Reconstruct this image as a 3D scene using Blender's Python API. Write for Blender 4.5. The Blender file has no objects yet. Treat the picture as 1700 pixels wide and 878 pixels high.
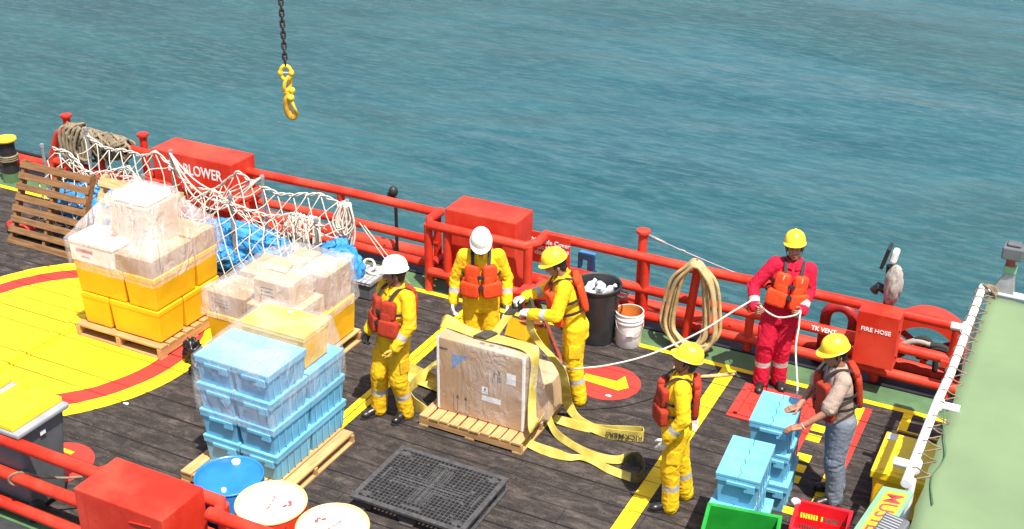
import bpy, bmesh, math, random
import numpy as np
from mathutils import Vector, Matrix, noise
random.seed(7)
SC = bpy.context.scene
COL = SC.collection
R = math.radians

# ------------------------------------------------------------------ camera
cam = bpy.data.cameras.new('camera'); camo = bpy.data.objects.new('camera', cam); COL.objects.link(camo)
PITCH, YAW, ROLL = R(26), R(26.5), R(0.7)
hh = Vector((-math.sin(YAW), math.cos(YAW), 0))
fw = hh*math.cos(PITCH) - Vector((0, 0, 1))*math.sin(PITCH)
rt0 = Vector((math.cos(YAW), math.sin(YAW), 0)); up0 = rt0.cross(fw)
rt = rt0*math.cos(ROLL) + up0*math.sin(ROLL); up = -rt0*math.sin(ROLL) + up0*math.cos(ROLL)
mw = Matrix((rt, up, -fw)).transposed().to_4x4(); mw.translation = (0, 0, 6.9)
camo.matrix_world = mw
cam.sensor_width = 36; cam.lens = 36*2060/1700; cam.clip_end = 9000; cam.clip_start = .1
SC.camera = camo
# ------------------------------------------------------------------ light
SUN_EL = R(67); SUN_DIR = Vector((.8, -.6, 0))
w = bpy.data.worlds.new('World'); SC.world = w; w.use_nodes = True
nt = w.node_tree; nt.nodes.clear()
sky = nt.nodes.new('ShaderNodeTexSky'); sky.sky_type = 'NISHITA'; sky.sun_disc = False
sky.sun_elevation = SUN_EL; sky.sun_rotation = math.atan2(SUN_DIR.x, SUN_DIR.y)
sky.air_density = 1.0; sky.dust_density = 2.5
bg = nt.nodes.new('ShaderNodeBackground'); bg.inputs[1].default_value = .12
wo = nt.nodes.new('ShaderNodeOutputWorld')
nt.links.new(sky.outputs[0], bg.inputs[0]); nt.links.new(bg.outputs[0], wo.inputs[0])
sl = bpy.data.lights.new('sun', 'SUN'); sl.energy = 4.8; sl.angle = R(.5); sl.color = (1, .95, .87)
so = bpy.data.objects.new('sun', sl); COL.objects.link(so)
sd = Vector((SUN_DIR.x*math.cos(SUN_EL), SUN_DIR.y*math.cos(SUN_EL), math.sin(SUN_EL)))
so.rotation_euler = sd.to_track_quat('Z', 'Y').to_euler()
vs = SC.view_settings; vs.view_transform = 'Standard'; vs.look = 'None'; vs.exposure = .84; vs.gamma = 1; vs.use_curve_mapping = False

# ------------------------------------------------------------------ materials
class N:
    def __init__(s, name):
        s.m = bpy.data.materials.new(name); s.m.use_nodes = True
        s.t = s.m.node_tree; s.t.nodes.clear()
        s.out = s.t.nodes.new('ShaderNodeOutputMaterial')
    def n(s, typ, **kw):
        x = s.t.nodes.new(typ)
        for k, v in kw.items(): setattr(x, k, v)
        return x
    def put(s, sock, v):
        if isinstance(v, bpy.types.NodeSocket): s.t.links.new(v, sock)
        elif v is not None:
            if isinstance(v, (tuple, list)) and len(v) == 3 and sock.type == 'RGBA': v = (*v, 1)
            sock.default_value = v
    def math(s, op, a, b=None, c=None):
        x = s.n('ShaderNodeMath', operation=op)
        for i, v in enumerate((a, b, c)):
            if v is not None: s.put(x.inputs[i], v)
        return x.outputs[0]
    def pos(s): return s.n('ShaderNodeNewGeometry').outputs['Position']
    def objc(s): return s.n('ShaderNodeTexCoord').outputs['Object']
    def mapping(s, v, scale=(1, 1, 1), rot=(0, 0, 0)):
        x = s.n('ShaderNodeMapping'); s.put(x.inputs[0], v); x.inputs['Scale'].default_value = scale; x.inputs['Rotation'].default_value = rot
        return x.outputs[0]
    def noise(s, v, scale, detail=4, rough=.55, dist=0):
        x = s.n('ShaderNodeTexNoise'); s.put(x.inputs['Vector'], v)
        x.inputs['Scale'].default_value = scale; x.inputs['Detail'].default_value = detail
        x.inputs['Roughness'].default_value = rough; x.inputs['Distortion'].default_value = dist
        return x.outputs[0]
    def ramp(s, f, lo, hi, a=0., b=1.):
        x = s.n('ShaderNodeMapRange'); x.interpolation_type = 'SMOOTHSTEP'
        s.put(x.inputs[0], f); s.put(x.inputs[1], lo); s.put(x.inputs[2], hi); s.put(x.inputs[3], a); s.put(x.inputs[4], b)
        return x.outputs[0]
    def mix(s, f, a, b):
        x = s.n('ShaderNodeMix', data_type='RGBA'); s.put(x.inputs[0], f); s.put(x.inputs[6], a); s.put(x.inputs[7], b)
        return x.outputs[2]
    def bump(s, h, strength=.3, dist=.01, normal=None):
        x = s.n('ShaderNodeBump'); s.put(x.inputs['Height'], h)
        x.inputs['Strength'].default_value = strength; x.inputs['Distance'].default_value = dist
        if normal: s.put(x.inputs['Normal'], normal)
        return x.outputs[0]
    def bsdf(s, color, rough=.5, normal=None, metal=0, spec=.5, **kw):
        x = s.n('ShaderNodeBsdfPrincipled'); s.put(x.inputs['Base Color'], color); s.put(x.inputs['Roughness'], rough)
        s.put(x.inputs['Metallic'], metal); s.put(x.inputs['Specular IOR Level'], spec)
        if normal: s.put(x.inputs['Normal'], normal)
        for k, v in kw.items(): s.put(x.inputs[k], v)
        return x.outputs[0]
    def end(s, shader): s.put(s.out.inputs[0], shader); return s.m

def sc3(c, k): return tuple(min(1, max(0, x*k)) for x in c)
def ship_paint(name, col, rough=.42):
    a = N(name); p = a.pos()
    big = a.noise(p, 1.6, 5, .6); c = a.mix(a.ramp(big, .35, .68), sc3(col, .86), (col[0]*1.08, col[1]*1.8+.012, col[2]*1.8+.012))
    st = a.noise(a.mapping(p, (9, 9, .7)), 1.5, 5, .65, .3); c = a.mix(a.ramp(st, .56, .74, 0, .45), c, sc3(col, .55))
    chip = a.noise(p, 15, 6, .7, .3); c = a.mix(a.ramp(chip, .645, .68, 0, .85), c, (.13, .035, .02))
    wht = a.noise(p, 5.5, 8, .75, .8); c = a.mix(a.ramp(wht, .62, .75, 0, .35), c, (.6, .25, .22))
    h = a.math('ADD', a.noise(p, 9, 3), a.math('MULTIPLY', a.ramp(chip, .645, .68), -.6))
    return a.end(a.bsdf(c, a.ramp(big, .3, .7, rough-.06, rough+.16), a.bump(h, .25, .006), 0, .3))
def plain(name, col, rough=.5, var=.12, scale=6, bump=.15, bscale=40, metal=0, dirt=0, dirtcol=(.08, .06, .045), spec=.5, bdist=.004):
    a = N(name); p = a.pos()
    n1 = a.noise(p, scale, 5)
    c = a.mix(a.ramp(n1, .3, .7), sc3(col, 1-var), sc3(col, 1+var))
    if dirt:
        d = a.noise(p, scale*1.7, 8, .7, .6)
        c = a.mix(a.ramp(d, .55, .75, 0, dirt), c, dirtcol)
    n2 = a.noise(p, bscale, 3)
    r = a.ramp(n1, .2, .8, max(.05, rough-.08), min(1, rough+.1))
    return a.end(a.bsdf(c, r, a.bump(n2, bump, bdist), metal, spec))

def wood(name, col, axis='x', var=.3, dark=.5):
    a = N(name); p = a.pos()
    s = {'x': (1.2, 18, 18), 'y': (18, 1.2, 18), 'z': (18, 18, 1.2)}[axis]
    g = a.noise(a.mapping(p, s), 2.2, 6, .65, .4)
    c = a.mix(a.ramp(g, .3, .72), sc3(col, 1-var), sc3(col, 1+var*.7))
    big = a.noise(p, 5, 3)
    c = a.mix(a.ramp(big, .45, .8, 0, dark), c, sc3(col, .55))
    return a.end(a.bsdf(c, .75, a.bump(g, .35, .004), 0, .25))

def seams(a):
    """plank seam mask and per plank tint of the deck, from world position"""
    p = a.pos(); sep = a.n('ShaderNodeSeparateXYZ'); a.put(sep.inputs[0], p)
    y = a.math('DIVIDE', a.math('ADD', sep.outputs[1], -7.42), .245)
    wob = a.math('MULTIPLY', a.math('SUBTRACT', a.noise(p, 1.3, 2), .5), .05)
    y = a.math('ADD', y, wob)
    cell = a.math('FLOOR', y)
    fr = a.math('FRACT', y)
    d = a.math('MULTIPLY', a.math('MINIMUM', fr, a.math('SUBTRACT', 1., fr)), .245)
    rd = a.math('ROUND', y)
    wn = a.n('ShaderNodeTexWhiteNoise', noise_dimensions='1D'); a.put(wn.inputs['W'], rd)
    wid = a.math('MULTIPLY_ADD', wn.outputs[0], .011, .0045)
    m1 = a.ramp(d, a.math('MULTIPLY', wid, .5), wid, 1, 0)
    wc = a.n('ShaderNodeTexWhiteNoise', noise_dimensions='1D'); a.put(wc.inputs['W'], a.math('ADD', cell, .37))
    x = a.math('ADD', a.math('DIVIDE', sep.outputs[0], 2.6), a.math('MULTIPLY', wc.outputs[0], 7.3))
    fx = a.math('FRACT', x); dx = a.math('MULTIPLY', a.math('MINIMUM', fx, a.math('SUBTRACT', 1., fx)), 2.6)
    m2 = a.math('MULTIPLY', a.ramp(dx, .002, .006, 1, 0), .6)
    m = a.math('MAXIMUM', m1, m2)
    # patchy: seams filled in places
    m = a.math('MULTIPLY', m, a.ramp(a.noise(p, .9, 4), .3, .55, .35, 1))
    return p, m, wc.outputs[0]

def deck_wood():
    a = N('deck_planks'); p, m, tint = seams(a)
    g = a.noise(a.mapping(p, (1.5, 26, 1)), 1.6, 8, .7, .5)
    c = a.mix(a.ramp(g, .28, .75), (.027, .021, .018), (.078, .062, .053))
    c = a.mix(a.math('MULTIPLY', tint, .5), c, (.042, .034, .030))
    b = a.noise(p, .8, 6, .62)
    c = a.mix(a.ramp(b, .45, .72, 0, .6), c, (.078, .062, .053))
    mid = a.noise(a.mapping(p, (1, 2.2, 1)), 4.5, 8, .72, .5); c = a.mix(a.ramp(mid, .42, .6, .75, 0), c, (.014, .011, .010)); c = a.mix(a.ramp(mid, .56, .7, 0, .5), c, (.15, .12, .10))
    d = a.noise(a.mapping(p, (.55, 2.4, 1)), 1.7, 7, .7, .8)
    c = a.mix(a.ramp(d, .54, .74, 0, .5), c, (.145, .118, .098))
    sc = a.noise(a.mapping(p, (1.2, 34, 1), (0, 0, .1)), 1.4, 5, .7, .3)
    c = a.mix(a.ramp(sc, .62, .74, 0, .55), c, (.21, .17, .14))
    hole = a.noise(a.mapping(p, (1, 3, 1)), 9, 3, .6); c = a.mix(a.ramp(hole, .68, .74, 0, .7), c, (.012, .010, .009))
    wet = a.noise(p, 1.1, 5, .6)
    c = a.mix(a.ramp(wet, .56, .7, 0, .55), c, (.02, .017, .016))
    sp = a.noise(p, 48, 4, .7)
    c = a.mix(a.ramp(sp, .56, .72, 0, .55), c, (.19, .16, .14))
    c = a.mix(m, c, (.006, .005, .005))
    h = a.math('SUBTRACT', a.math('MULTIPLY', g, .5), m)
    return a.end(a.bsdf(c, a.ramp(wet, .5, .7, .8, .62), a.bump(h, .6, .008), 0, .3))

def deck_paint(name, col, wear=.75):
    a = N(name); p, m, tint = seams(a)
    g = a.noise(a.mapping(p, (1.5, 26, 1)), 1.6, 8, .7, .5)
    b = a.noise(p, 2.2, 4)
    c = a.mix(a.ramp(b, .3, .7), sc3(col, .88), sc3(col, 1.06))
    c = a.mix(a.math('MULTIPLY', a.ramp(g, .25, .42, 1, 0), .28), c, sc3(col, .5))
    wn = a.noise(a.mapping(p, (1.2, 9, 1)), 3.5, 9, .75, .4)
    c = a.mix(a.ramp(wn, wear-.06, wear+.03), c, (.07, .055, .045))
    c = a.mix(a.math('MULTIPLY', m, .9), c, sc3(col, .12))
    h = a.math('SUBTRACT', a.math('MULTIPLY', g, .5), m)
    return a.end(a.bsdf(c, .6, a.bump(h, .5, .006), 0, .3))

def sea_mat():
    a = N('sea_water'); p = a.pos()
    rot = (0, 0, R(26))
    n1 = a.noise(a.mapping(p, (.5, 1.6, 1), rot), .42, 6, .62, .7)
    n2 = a.noise(a.mapping(p, (.7, 1.7, 1), (0, 0, R(34))), 2.1, 6, .62, .4)
    n3 = a.noise(a.mapping(p, (.6, 2.2, 1), (0, 0, R(18))), 6.5, 4, .6)
    sw = a.noise(a.mapping(p, (.4, 1, 1), (0, 0, R(22))), .085, 4, .55, .9)
    calm = a.ramp(a.noise(a.mapping(p, (.5, 1, 1), (0, 0, R(30))), .045, 5, .6, 1.4), .36, .6, .12, 1)
    h = a.math('ADD', a.math('MULTIPLY', a.math('ADD', a.math('ADD', a.math('MULTIPLY', n1, .6), a.math('MULTIPLY', n2, .30)), a.math('MULTIPLY', n3, .10)), calm), a.math('MULTIPLY', sw, 2.2))
    c = a.mix(a.ramp(n1, .3, .7), (.012, .058, .068), (.024, .090, .100))
    c = a.mix(a.ramp(sw, .35, .65, 0, .5), c, (.012, .054, .060))
    c = a.mix(a.math('MULTIPLY', a.ramp(a.noise(a.mapping(p, (.55, 1.9, 1), (0, 0, R(22))), 3.6, 6, .66, .5), .42, .66, 0, .52), a.ramp(sw, .3, .7, .55, 1)), c, (.080, .152, .156))  # pale sheen and wave contrast painted into the water's base colour
    r = a.ramp(sw, .4, .66, .08, .16)
    return a.end(a.bsdf(c, r, a.bump(h, 1.0, .36), 0, .5, IOR=1.333))

def cloth(name, col, stain=.0, stain_col=(.2, .1, .03), rough=.85, bs=60, sheen=.0):
    a = N(name); p = a.pos()
    n1 = a.noise(p, 9, 5, .6)
    c = a.mix(a.ramp(n1, .3, .7), sc3(col, .86), sc3(col, 1.08))
    if stain:
        s = a.noise(p, 4.5, 6, .65, .5); c = a.mix(a.ramp(s, .5, .68, 0, stain), c, stain_col)
    fold = a.noise(a.mapping(p, (1, 1, .45)), 17, 4, .6, 1.2)
    f2 = a.noise(p, bs, 2)
    h = a.math('ADD', fold, a.math('MULTIPLY', f2, .15))
    return a.end(a.bsdf(c, rough, a.bump(h, .55, .02), 0, .2))

def film_mat(name, lo, hi, cr=.5):
    a = N(name); p = a.pos()
    n = a.noise(a.mapping(p, (2.2, 2.2, .9), (.5, .35, .6)), 1.5, 3, .5, 1.2)
    r1 = a.math('ABSOLUTE', a.math('SUBTRACT', n, .5))
    crease = a.math('MULTIPLY', a.ramp(r1, 0, .012, 1, 0), a.ramp(a.noise(p, 4, 2), .45, .6))
    cloudy = a.noise(p, 2.2, 3)
    fold = a.math('ABSOLUTE', a.math('SUBTRACT', a.noise(a.mapping(p, (4, 4, 1.6), (.3, .5, .2)), 1.3, 4, .55, 1.0), .5))
    gl = a.bsdf((.90, .87, .86), .26, a.bump(fold, .9, .10), 0, .9)
    tr = a.n('ShaderNodeBsdfTransparent'); tr.inputs[0].default_value = (.97, .97, .98, 1)
    fac = a.math('MINIMUM', 1., a.math('ADD', a.math('MULTIPLY', crease, cr), a.ramp(cloudy, .3, .7, lo, hi)))
    mx = a.n('ShaderNodeMixShader'); a.put(mx.inputs[0], fac); a.put(mx.inputs[1], tr.outputs[0]); a.put(mx.inputs[2], gl)
    return a.end(mx.outputs[0])

def tread_mat():
    a = N('checker_plate'); p = a.pos()
    v = a.n('ShaderNodeTexVoronoi', feature='F1'); a.put(v.inputs['Vector'], p); v.inputs['Scale'].default_value = 16; v.inputs['Randomness'].default_value = .1
    d = a.ramp(v.outputs['Distance'], .3, .5, 1, 0)
    c = a.mix(d, (.36, .36, .35), (.75, .75, .73))
    return a.end(a.bsdf(c, .4, a.bump(d, .6, .01), .55))

def webbing_mat():
    a = N('yellow_webbing'); p = a.pos()
    n = a.noise(p, 7, 5); n2 = a.noise(p, 90, 2)
    c = a.mix(a.ramp(n, .35, .7), (.46, .36, .06), (.68, .56, .14))
    c = a.mix(a.ramp(a.noise(p, 3, 6, .7), .55, .75, 0, .6), c, (.22, .18, .06))
    return a.end(a.bsdf(c, .8, a.bump(n2, .4, .004), 0, .2))

RED = (.60, .022, .022)
MT = dict(
 deck=deck_wood(), dyellow=deck_paint('yellow_deck_paint', (.86, .56, .012), .66), dred=deck_paint('red_deck_paint', (.62, .04, .028), .67),
 dgreen=plain('green_deck_paint', (.07, .14, .06), .6, .2, 3, dirt=.6), dblack=deck_paint('black_deck_paint', (.03, .028, .027), .8),
 sea=sea_mat(), red=ship_paint('red_paint', (.60, .026, .010)),
 dred2=plain('dark_red_paint', (.28, .015, .015), .5, .2, 5, dirt=.4), black=plain('black_paint', (.015, .015, .016), .5),
 hull=plain('hull_paint', (.03, .032, .035), .6), yellow=plain('yellow_paint', (.85, .55, .02), .4, .1, 6, dirt=.12),
 hook=plain('hook_paint', (.88, .48, .02), .35, .12, 20, dirt=.3, dirtcol=(.3, .1, .02)), chain=plain('chain_steel', (.06, .052, .045), .5, .4, 30, metal=.5),
 white=plain('white_paint', (.80, .79, .76), .45, .06, 5, dirt=.15, dirtcol=(.4, .33, .25)), letter=plain('white_lettering', (.82, .80, .78), .5, .04),
 pallet=wood('pallet_wood_x', (.46, .26, .105), 'x'), pallety=wood('pallet_wood_y', (.50, .30, .125), 'y'), oldwood=wood('old_pallet_wood', (.22, .115, .05), 'x', .4),
 oldwood2=wood('pale_pallet_wood', (.52, .36, .17), 'x'),
 ybin=plain('yellow_plastic', (.86, .46, .008), .42, .08, 3, .1, 20, dirt=.12, dirtcol=(.5, .24, .02)), ylid=plain('yellow_lid_plastic', (.90, .60, .012), .4, .06, 3, .1, 20),
 bcrate=plain('light_blue_plastic', (.14, .42, .60), .42, .10, 4, .12, 25, dirt=.3, dirtcol=(.28, .47, .56)),
 card=plain('cardboard', (.42, .25, .115), .8, .10, 3, .1, 30, spec=.2), card2=plain('pale_cardboard', (.54, .365, .20), .8, .08, 3, .1, 30, spec=.2),
 foam=plain('white_foam', (.78, .74, .64), .7, .04), tape=plain('packing_tape', (.5, .36, .2), .25, .05), ink=plain('dark_ink', (.05, .045, .045), .7), redink=plain('red_ink', (.5, .06, .06), .7),
 blueink=plain('blue_print', (.10, .22, .42), .6), label=plain('paper_label', (.75, .75, .72), .7),
 film=film_mat('stretch_film', .14, .34, .22), filmclear=film_mat('clear_stretch_film', .06, .25, 0.), bubble=plain('bubble_tray', (.82, .82, .80), .5, .03),
 drumblue=plain('blue_drum_plastic', (.02, .17, .48), .35, .12, 4), drumlid=plain('white_drum_lid', (.84, .82, .77), .45, .03, 4, dirt=.06, dirtcol=(.5, .3, .15)), rim=plain('brass_rim', (.66, .46, .2), .4),
 grey=plain('grey_plastic', (.10, .105, .11), .5, .1), lgrey=plain('light_grey_plastic', (.26, .27, .28), .5, .1), bplastic=plain('black_plastic', (.025, .026, .027), .5, .2, 8, .2), palgrey=plain('recycled_plastic', (.055, .053, .054), .6, .25, 20),
 tarp=None, rope=plain('white_rope', (.56, .51, .42), .9, .15, 30, .4, 120), hawser=plain('hawser_rope', (.20, .155, .095), .95, .3, 12, .6, 90), hose=plain('hose_rubber', (.42, .31, .14), .6, .2, 10), steel=plain('galvanised_steel', (.33, .33, .33), .5, .15, 12, metal=.5),
 tread=tread_mat(), web=webbing_mat(), webolive=plain('olive_sleeve', (.10, .085, .03), .9, .35, 15), webdark=plain('dark_sleeve', (.05, .045, .03), .9, .35, 15), rust=plain('rusty_steel', (.25, .055, .03), .8, .35, 9, dirt=.4),
 awning=plain('green_canvas', (.142, .204, .099), .85, .10, 1.1, .25, 160, dirt=.22, dirtcol=(.11, .145, .08)), boardgreen=plain('green_board', (.18, .36, .20), .7), rag=cloth('grey_rag', (.36, .33, .29), .4, (.15, .12, .1)), helmw=plain('white_shell', (.82, .80, .72), .28, .03), helmy=plain('yellow_shell', (.88, .60, .03), .28, .04),
 cover=cloth('yellow_coverall', (.74, .44, .012), .55, (.34, .16, .02)), coverclean=cloth('bright_yellow_coverall', (.84, .52, .012), .5, (.46, .23, .02)), coverred=cloth('red_coverall', (.50, .010, .038), .2, (.25, .01, .02)),
 band=plain('reflective_band', (.40, .385, .35), .4, .06), vest=cloth('orange_vest', (.72, .065, .015), .2, (.3, .03, .01), .7), vestold=cloth('dark_orange_vest', (.36, .035, .015), .4, (.14, .02, .01), .8), strap=plain('black_strap', (.02, .018, .018), .8),
 skin=plain('skin', (.30, .135, .078), .5, .12, 12), skin2=plain('dark_skin', (.23, .098, .056), .5, .12, 12), eye=plain('eye_white', (.6, .57, .52), .3), pupil=plain('pupil', (.012, .01, .01), .2), lip=plain('lip', (.13, .045, .035), .5), hair=plain('black_hair', (.008, .007, .007), .6),
 gwhite=cloth('white_glove', (.66, .62, .56), .3, (.3, .26, .2)), gblack=cloth('black_glove', (.025, .024, .024)), gyellow=cloth('yellow_glove', (.55, .35, .05)), boot=plain('black_leather', (.018, .015, .013), .35, .3, 12), shirt=cloth('beige_shirt', (.36, .27, .215), .15, (.25, .18, .14)), jeans=cloth('blue_jeans', (.18, .21, .26), .3, (.09, .11, .15)),
 gcrate=plain('green_plastic', (.015, .27, .03), .4, .1), rcrate=plain('red_plastic', (.68, .012, .02), .4, .08), bluep=plain('blue_paint', (.06, .17, .34), .5), bag=plain('black_bag', (.01, .01, .011), .3, .2), clear=plain('clear_bottle', (.62, .65, .66), .15, .1), orange=plain('orange_plastic', (.62, .20, .04), .6, .15, dirt=.4), rubber=plain('tyre_rubber', (.02, .02, .02), .8),
)
MT['tarp'] = cloth('blue_tarp', (.05, .27, .60), .15, (.02, .10, .3), .45)

# ------------------------------------------------------------------ mesh helpers
class M:
    def __init__(s, org=(0, 0, 0)): s.V = []; s.F = []; s.I = []; s.o = Vector(org)
    def add(s, vs, fs, mi=0):
        b = len(s.V); s.V += [tuple(Vector(v) - s.o) for v in vs]; s.F += [tuple(b+i for i in f) for f in fs]; s.I += [mi]*len(fs); return s
    def box(s, x0, x1, y0, y1, z0, z1, mi=0, t=None, taper=0):
        k = taper
        vs = [(x0+k, y0+k, z0), (x1-k, y0+k, z0), (x1-k, y1-k, z0), (x0+k, y1-k, z0), (x0, y0, z1), (x1, y0, z1), (x1, y1, z1), (x0, y1, z1)]
        if t: vs = [t @ Vector(v) for v in vs]
        return s.add(vs, [(3, 2, 1, 0), (4, 5, 6, 7), (0, 1, 5, 4), (1, 2, 6, 5), (2, 3, 7, 6), (3, 0, 4, 7)], mi)
    def tube(s, path, r, n=8, closed=False, mi=0, flat=1.0):
        P = [Vector(p) for p in path]; L = len(P)
        rs = r if isinstance(r, (list, tuple)) else [r]*L
        T = []
        for i in range(L):
            if closed: t = P[(i+1) % L] - P[i-1]
            else: t = P[min(i+1, L-1)] - P[max(i-1, 0)]
            T.append(t.normalized() if t.length > 1e-9 else Vector((0, 0, 1)))
        a = Vector((0, 0, 1)) if abs(T[0].z) < .9 else Vector((1, 0, 0))
        u = (a - T[0]*a.dot(T[0])).normalized(); vs = []
        for i in range(L):
            u = (u - T[i]*u.dot(T[i])).normalized(); v = T[i].cross(u)
            for k in range(n):
                q = 2*math.pi*k/n; vs.append(P[i] + (u*math.cos(q)*flat + v*math.sin(q))*rs[i])
        fs = []
        for i in range(L if closed else L-1):
            for k in range(n):
                a0 = i*n+k; a1 = i*n+(k+1) % n; j = (i+1) % L
                fs.append((a0, a1, j*n+(k+1) % n, j*n+k))
        if not closed: fs += [tuple(range(n))[::-1], tuple((L-1)*n+k for k in range(n))]
        return s.add(vs, fs, mi)
    def lathe(s, prof, c=(0, 0, 0), n=32, mi=0, t=None, sx=1, sy=1, caps=(1, 1)):
        vs = []; fs = []
        for (r, z) in prof:
            for k in range(n):
                q = 2*math.pi*k/n; v = Vector((r*math.cos(q)*sx, r*math.sin(q)*sy, z))
                if t: v = t @ v
                vs.append(v + Vector(c))
        for i in range(len(prof)-1):
            for k in range(n): fs.append((i*n+k, i*n+(k+1) % n, (i+1)*n+(k+1) % n, (i+1)*n+k))
        if caps[0] and prof[0][0] > 1e-6: fs.append(tuple(range(n))[::-1])
        if caps[1] and prof[-1][0] > 1e-6: fs.append(tuple((len(prof)-1)*n+k for k in range(n)))
        return s.add(vs, fs, mi)
    def ball(s, c, rad, mi=0, nu=16, nv=10, t=None, p=1.0):
        vs = []; fs = []
        def sp(x): return math.copysign(abs(x)**p, x)
        for i in range(nv+1):
            th = math.pi*i/nv
            for k in range(nu):
                q = 2*math.pi*k/nu
                v = Vector((rad[0]*sp(math.sin(th))*sp(math.cos(q)), rad[1]*sp(math.sin(th))*sp(math.sin(q)), -rad[2]*sp(math.cos(th))))
                if t: v = t @ v
                vs.append(v + Vector(c))
        for i in range(nv):
            for k in range(nu): fs.append((i*nu+k, i*nu+(k+1) % nu, (i+1)*nu+(k+1) % nu, (i+1)*nu+k))
        return s.add(vs, fs, mi)
    def cone(s, a, b, ra, rb, mi=0, n=14):
        a = Vector(a); b = Vector(b); d = b-a; L = max(d.length, 1e-6); d.normalize(); P = []; rr = []
        for k in range(5): q = math.pi/2*(1-k/4); P.append(a - d*ra*math.sin(q)); rr.append(max(.0005, ra*math.cos(q)))
        for k in range(1, 6): P.append(a.lerp(b, k/6)); rr.append(ra+(rb-ra)*k/6)
        for k in range(5): q = math.pi/2*k/4; P.append(b + d*rb*math.sin(q)); rr.append(max(.0005, rb*math.cos(q)))
        return s.tube(P, rr, n, mi=mi)
    def ribbon(s, pts, sides, th=.006, mi=0):
        """strap: centre points, half width vectors"""
        P = [Vector(p) for p in pts]; S = [Vector(q) for q in sides]; L = len(P); vs = []; fs = []
        for i in range(L):
            t = (P[min(i+1, L-1)] - P[max(i-1, 0)]).normalized(); nn = S[i].cross(t)
            nn = nn.normalized()*th/2 if nn.length > 1e-9 else Vector((0, 0, th/2))
            vs += [P[i]-S[i]-nn, P[i]+S[i]-nn, P[i]+S[i]+nn, P[i]-S[i]+nn]
        for i in range(L-1):
            for k in range(4): fs.append((i*4+k, i*4+(k+1) % 4, i*4+4+(k+1) % 4, i*4+4+k))
        fs += [(3, 2, 1, 0), tuple((L-1)*4+k for k in range(4))]
        return s.add(vs, fs, mi)
    def build(s, name, mats, parent=None, smooth=False, bevel=0, seg=2, sub=0, loc=None):
        me = bpy.data.meshes.new(name); me.from_pydata(s.V, [], s.F)
        if not isinstance(mats, (list, tuple)): mats = [mats]
        for m in mats: me.materials.append(MT[m] if isinstance(m, str) else m)
        if len(mats) > 1: me.polygons.foreach_set('material_index', s.I)
        if s.recalc_needed():
            bm = bmesh.new(); bm.from_mesh(me); bmesh.ops.recalc_face_normals(bm, faces=bm.faces); bm.to_mesh(me); bm.free()
        if smooth: me.polygons.foreach_set('use_smooth', [True]*len(me.polygons))
        o = bpy.data.objects.new(name, me); COL.objects.link(o)
        if parent: o.parent = parent
        if loc: o.location = loc
        elif not parent: o.location = s.o
        if smooth == 'auto':
            md = o.modifiers.new('ws', 'EDGE_SPLIT'); md.split_angle = R(35)
        if bevel:
            md = o.modifiers.new('bevel', 'BEVEL'); md.width = bevel; md.segments = seg; md.limit_method = 'ANGLE'; md.angle_limit = R(40)
        if sub:
            md = o.modifiers.new('sub', 'SUBSURF'); md.levels = sub; md.render_levels = sub
        return o
    def recalc_needed(s): return True

def tag(o, label=None, cat=None, group=None, kind=None):
    if label: o['label'] = label
    if cat: o['category'] = cat
    if group: o['group'] = group
    if kind: o['kind'] = kind
    return o
def thing(name, label, cat, loc=(0, 0, 0), rz=0, group=None):
    o = bpy.data.objects.new(name, None); COL.objects.link(o); o.location = loc; o.rotation_euler = (0, 0, rz); o.empty_display_size = .1
    return tag(o, label, cat, group)
def dup(root, loc, rz=0, label=None, group=None):
    r = root.copy(); COL.objects.link(r); r.location = loc; r.rotation_euler = (0, 0, rz)
    if label: r['label'] = label
    if group: r['group'] = group
    for ch in list(root.children):
        c = ch.copy(); COL.objects.link(c); c.parent = r
        for g in list(ch.children):
            d = g.copy(); COL.objects.link(d); d.parent = c
    return r
def struct(o): o['kind'] = 'structure'; return o
DG = None
def text(name, s, size, mat, parent, xaxis, yaxis, at, align='CENTER', ext=.0015, org=(0, 0, 0), ysc=1.0):
    cu = bpy.data.curves.new(name, 'FONT'); cu.body = s; cu.size = size; cu.align_x = align; cu.align_y = 'CENTER'; cu.extrude = ext; cu.resolution_u = 3
    cu.offset = size*.012; cu.space_line = .95
    t = bpy.data.objects.new('tmp', cu); COL.objects.link(t)
    dg = bpy.context.evaluated_depsgraph_get(); me = bpy.data.meshes.new_from_object(t.evaluated_get(dg)); bpy.data.objects.remove(t)
    me.materials.clear(); me.materials.append(MT[mat])
    X = Vector(xaxis).normalized(); Z = X.cross(Vector(yaxis)).normalized(); Y = Z.cross(X)
    o = bpy.data.objects.new(name, me); COL.objects.link(o); o.parent = parent
    m = Matrix((X, Y, Z)).transposed().to_4x4(); m.translation = Vector(at) - Vector(org); o.matrix_basis = m @ Matrix.Diagonal((1, ysc, 1, 1))
    return o
def smooth_path(pts, n=8, closed=False):
    P = [Vector(p) for p in pts]; out = []; L = len(P)
    for i in range(L if closed else L-1):
        if closed: a, b, c, d = P[i-1], P[i], P[(i+1) % L], P[(i+2) % L]
        else: a, b, c, d = P[max(i-1, 0)], P[i], P[i+1], P[min(i+2, L-1)]
        for k in range(n):
            t = k/n; out.append(.5*((2*b) + (c-a)*t + (2*a-5*b+4*c-d)*t*t + (3*b-a-3*c+d)*t**3))
    if not closed: out.append(P[-1])
    return out
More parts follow.
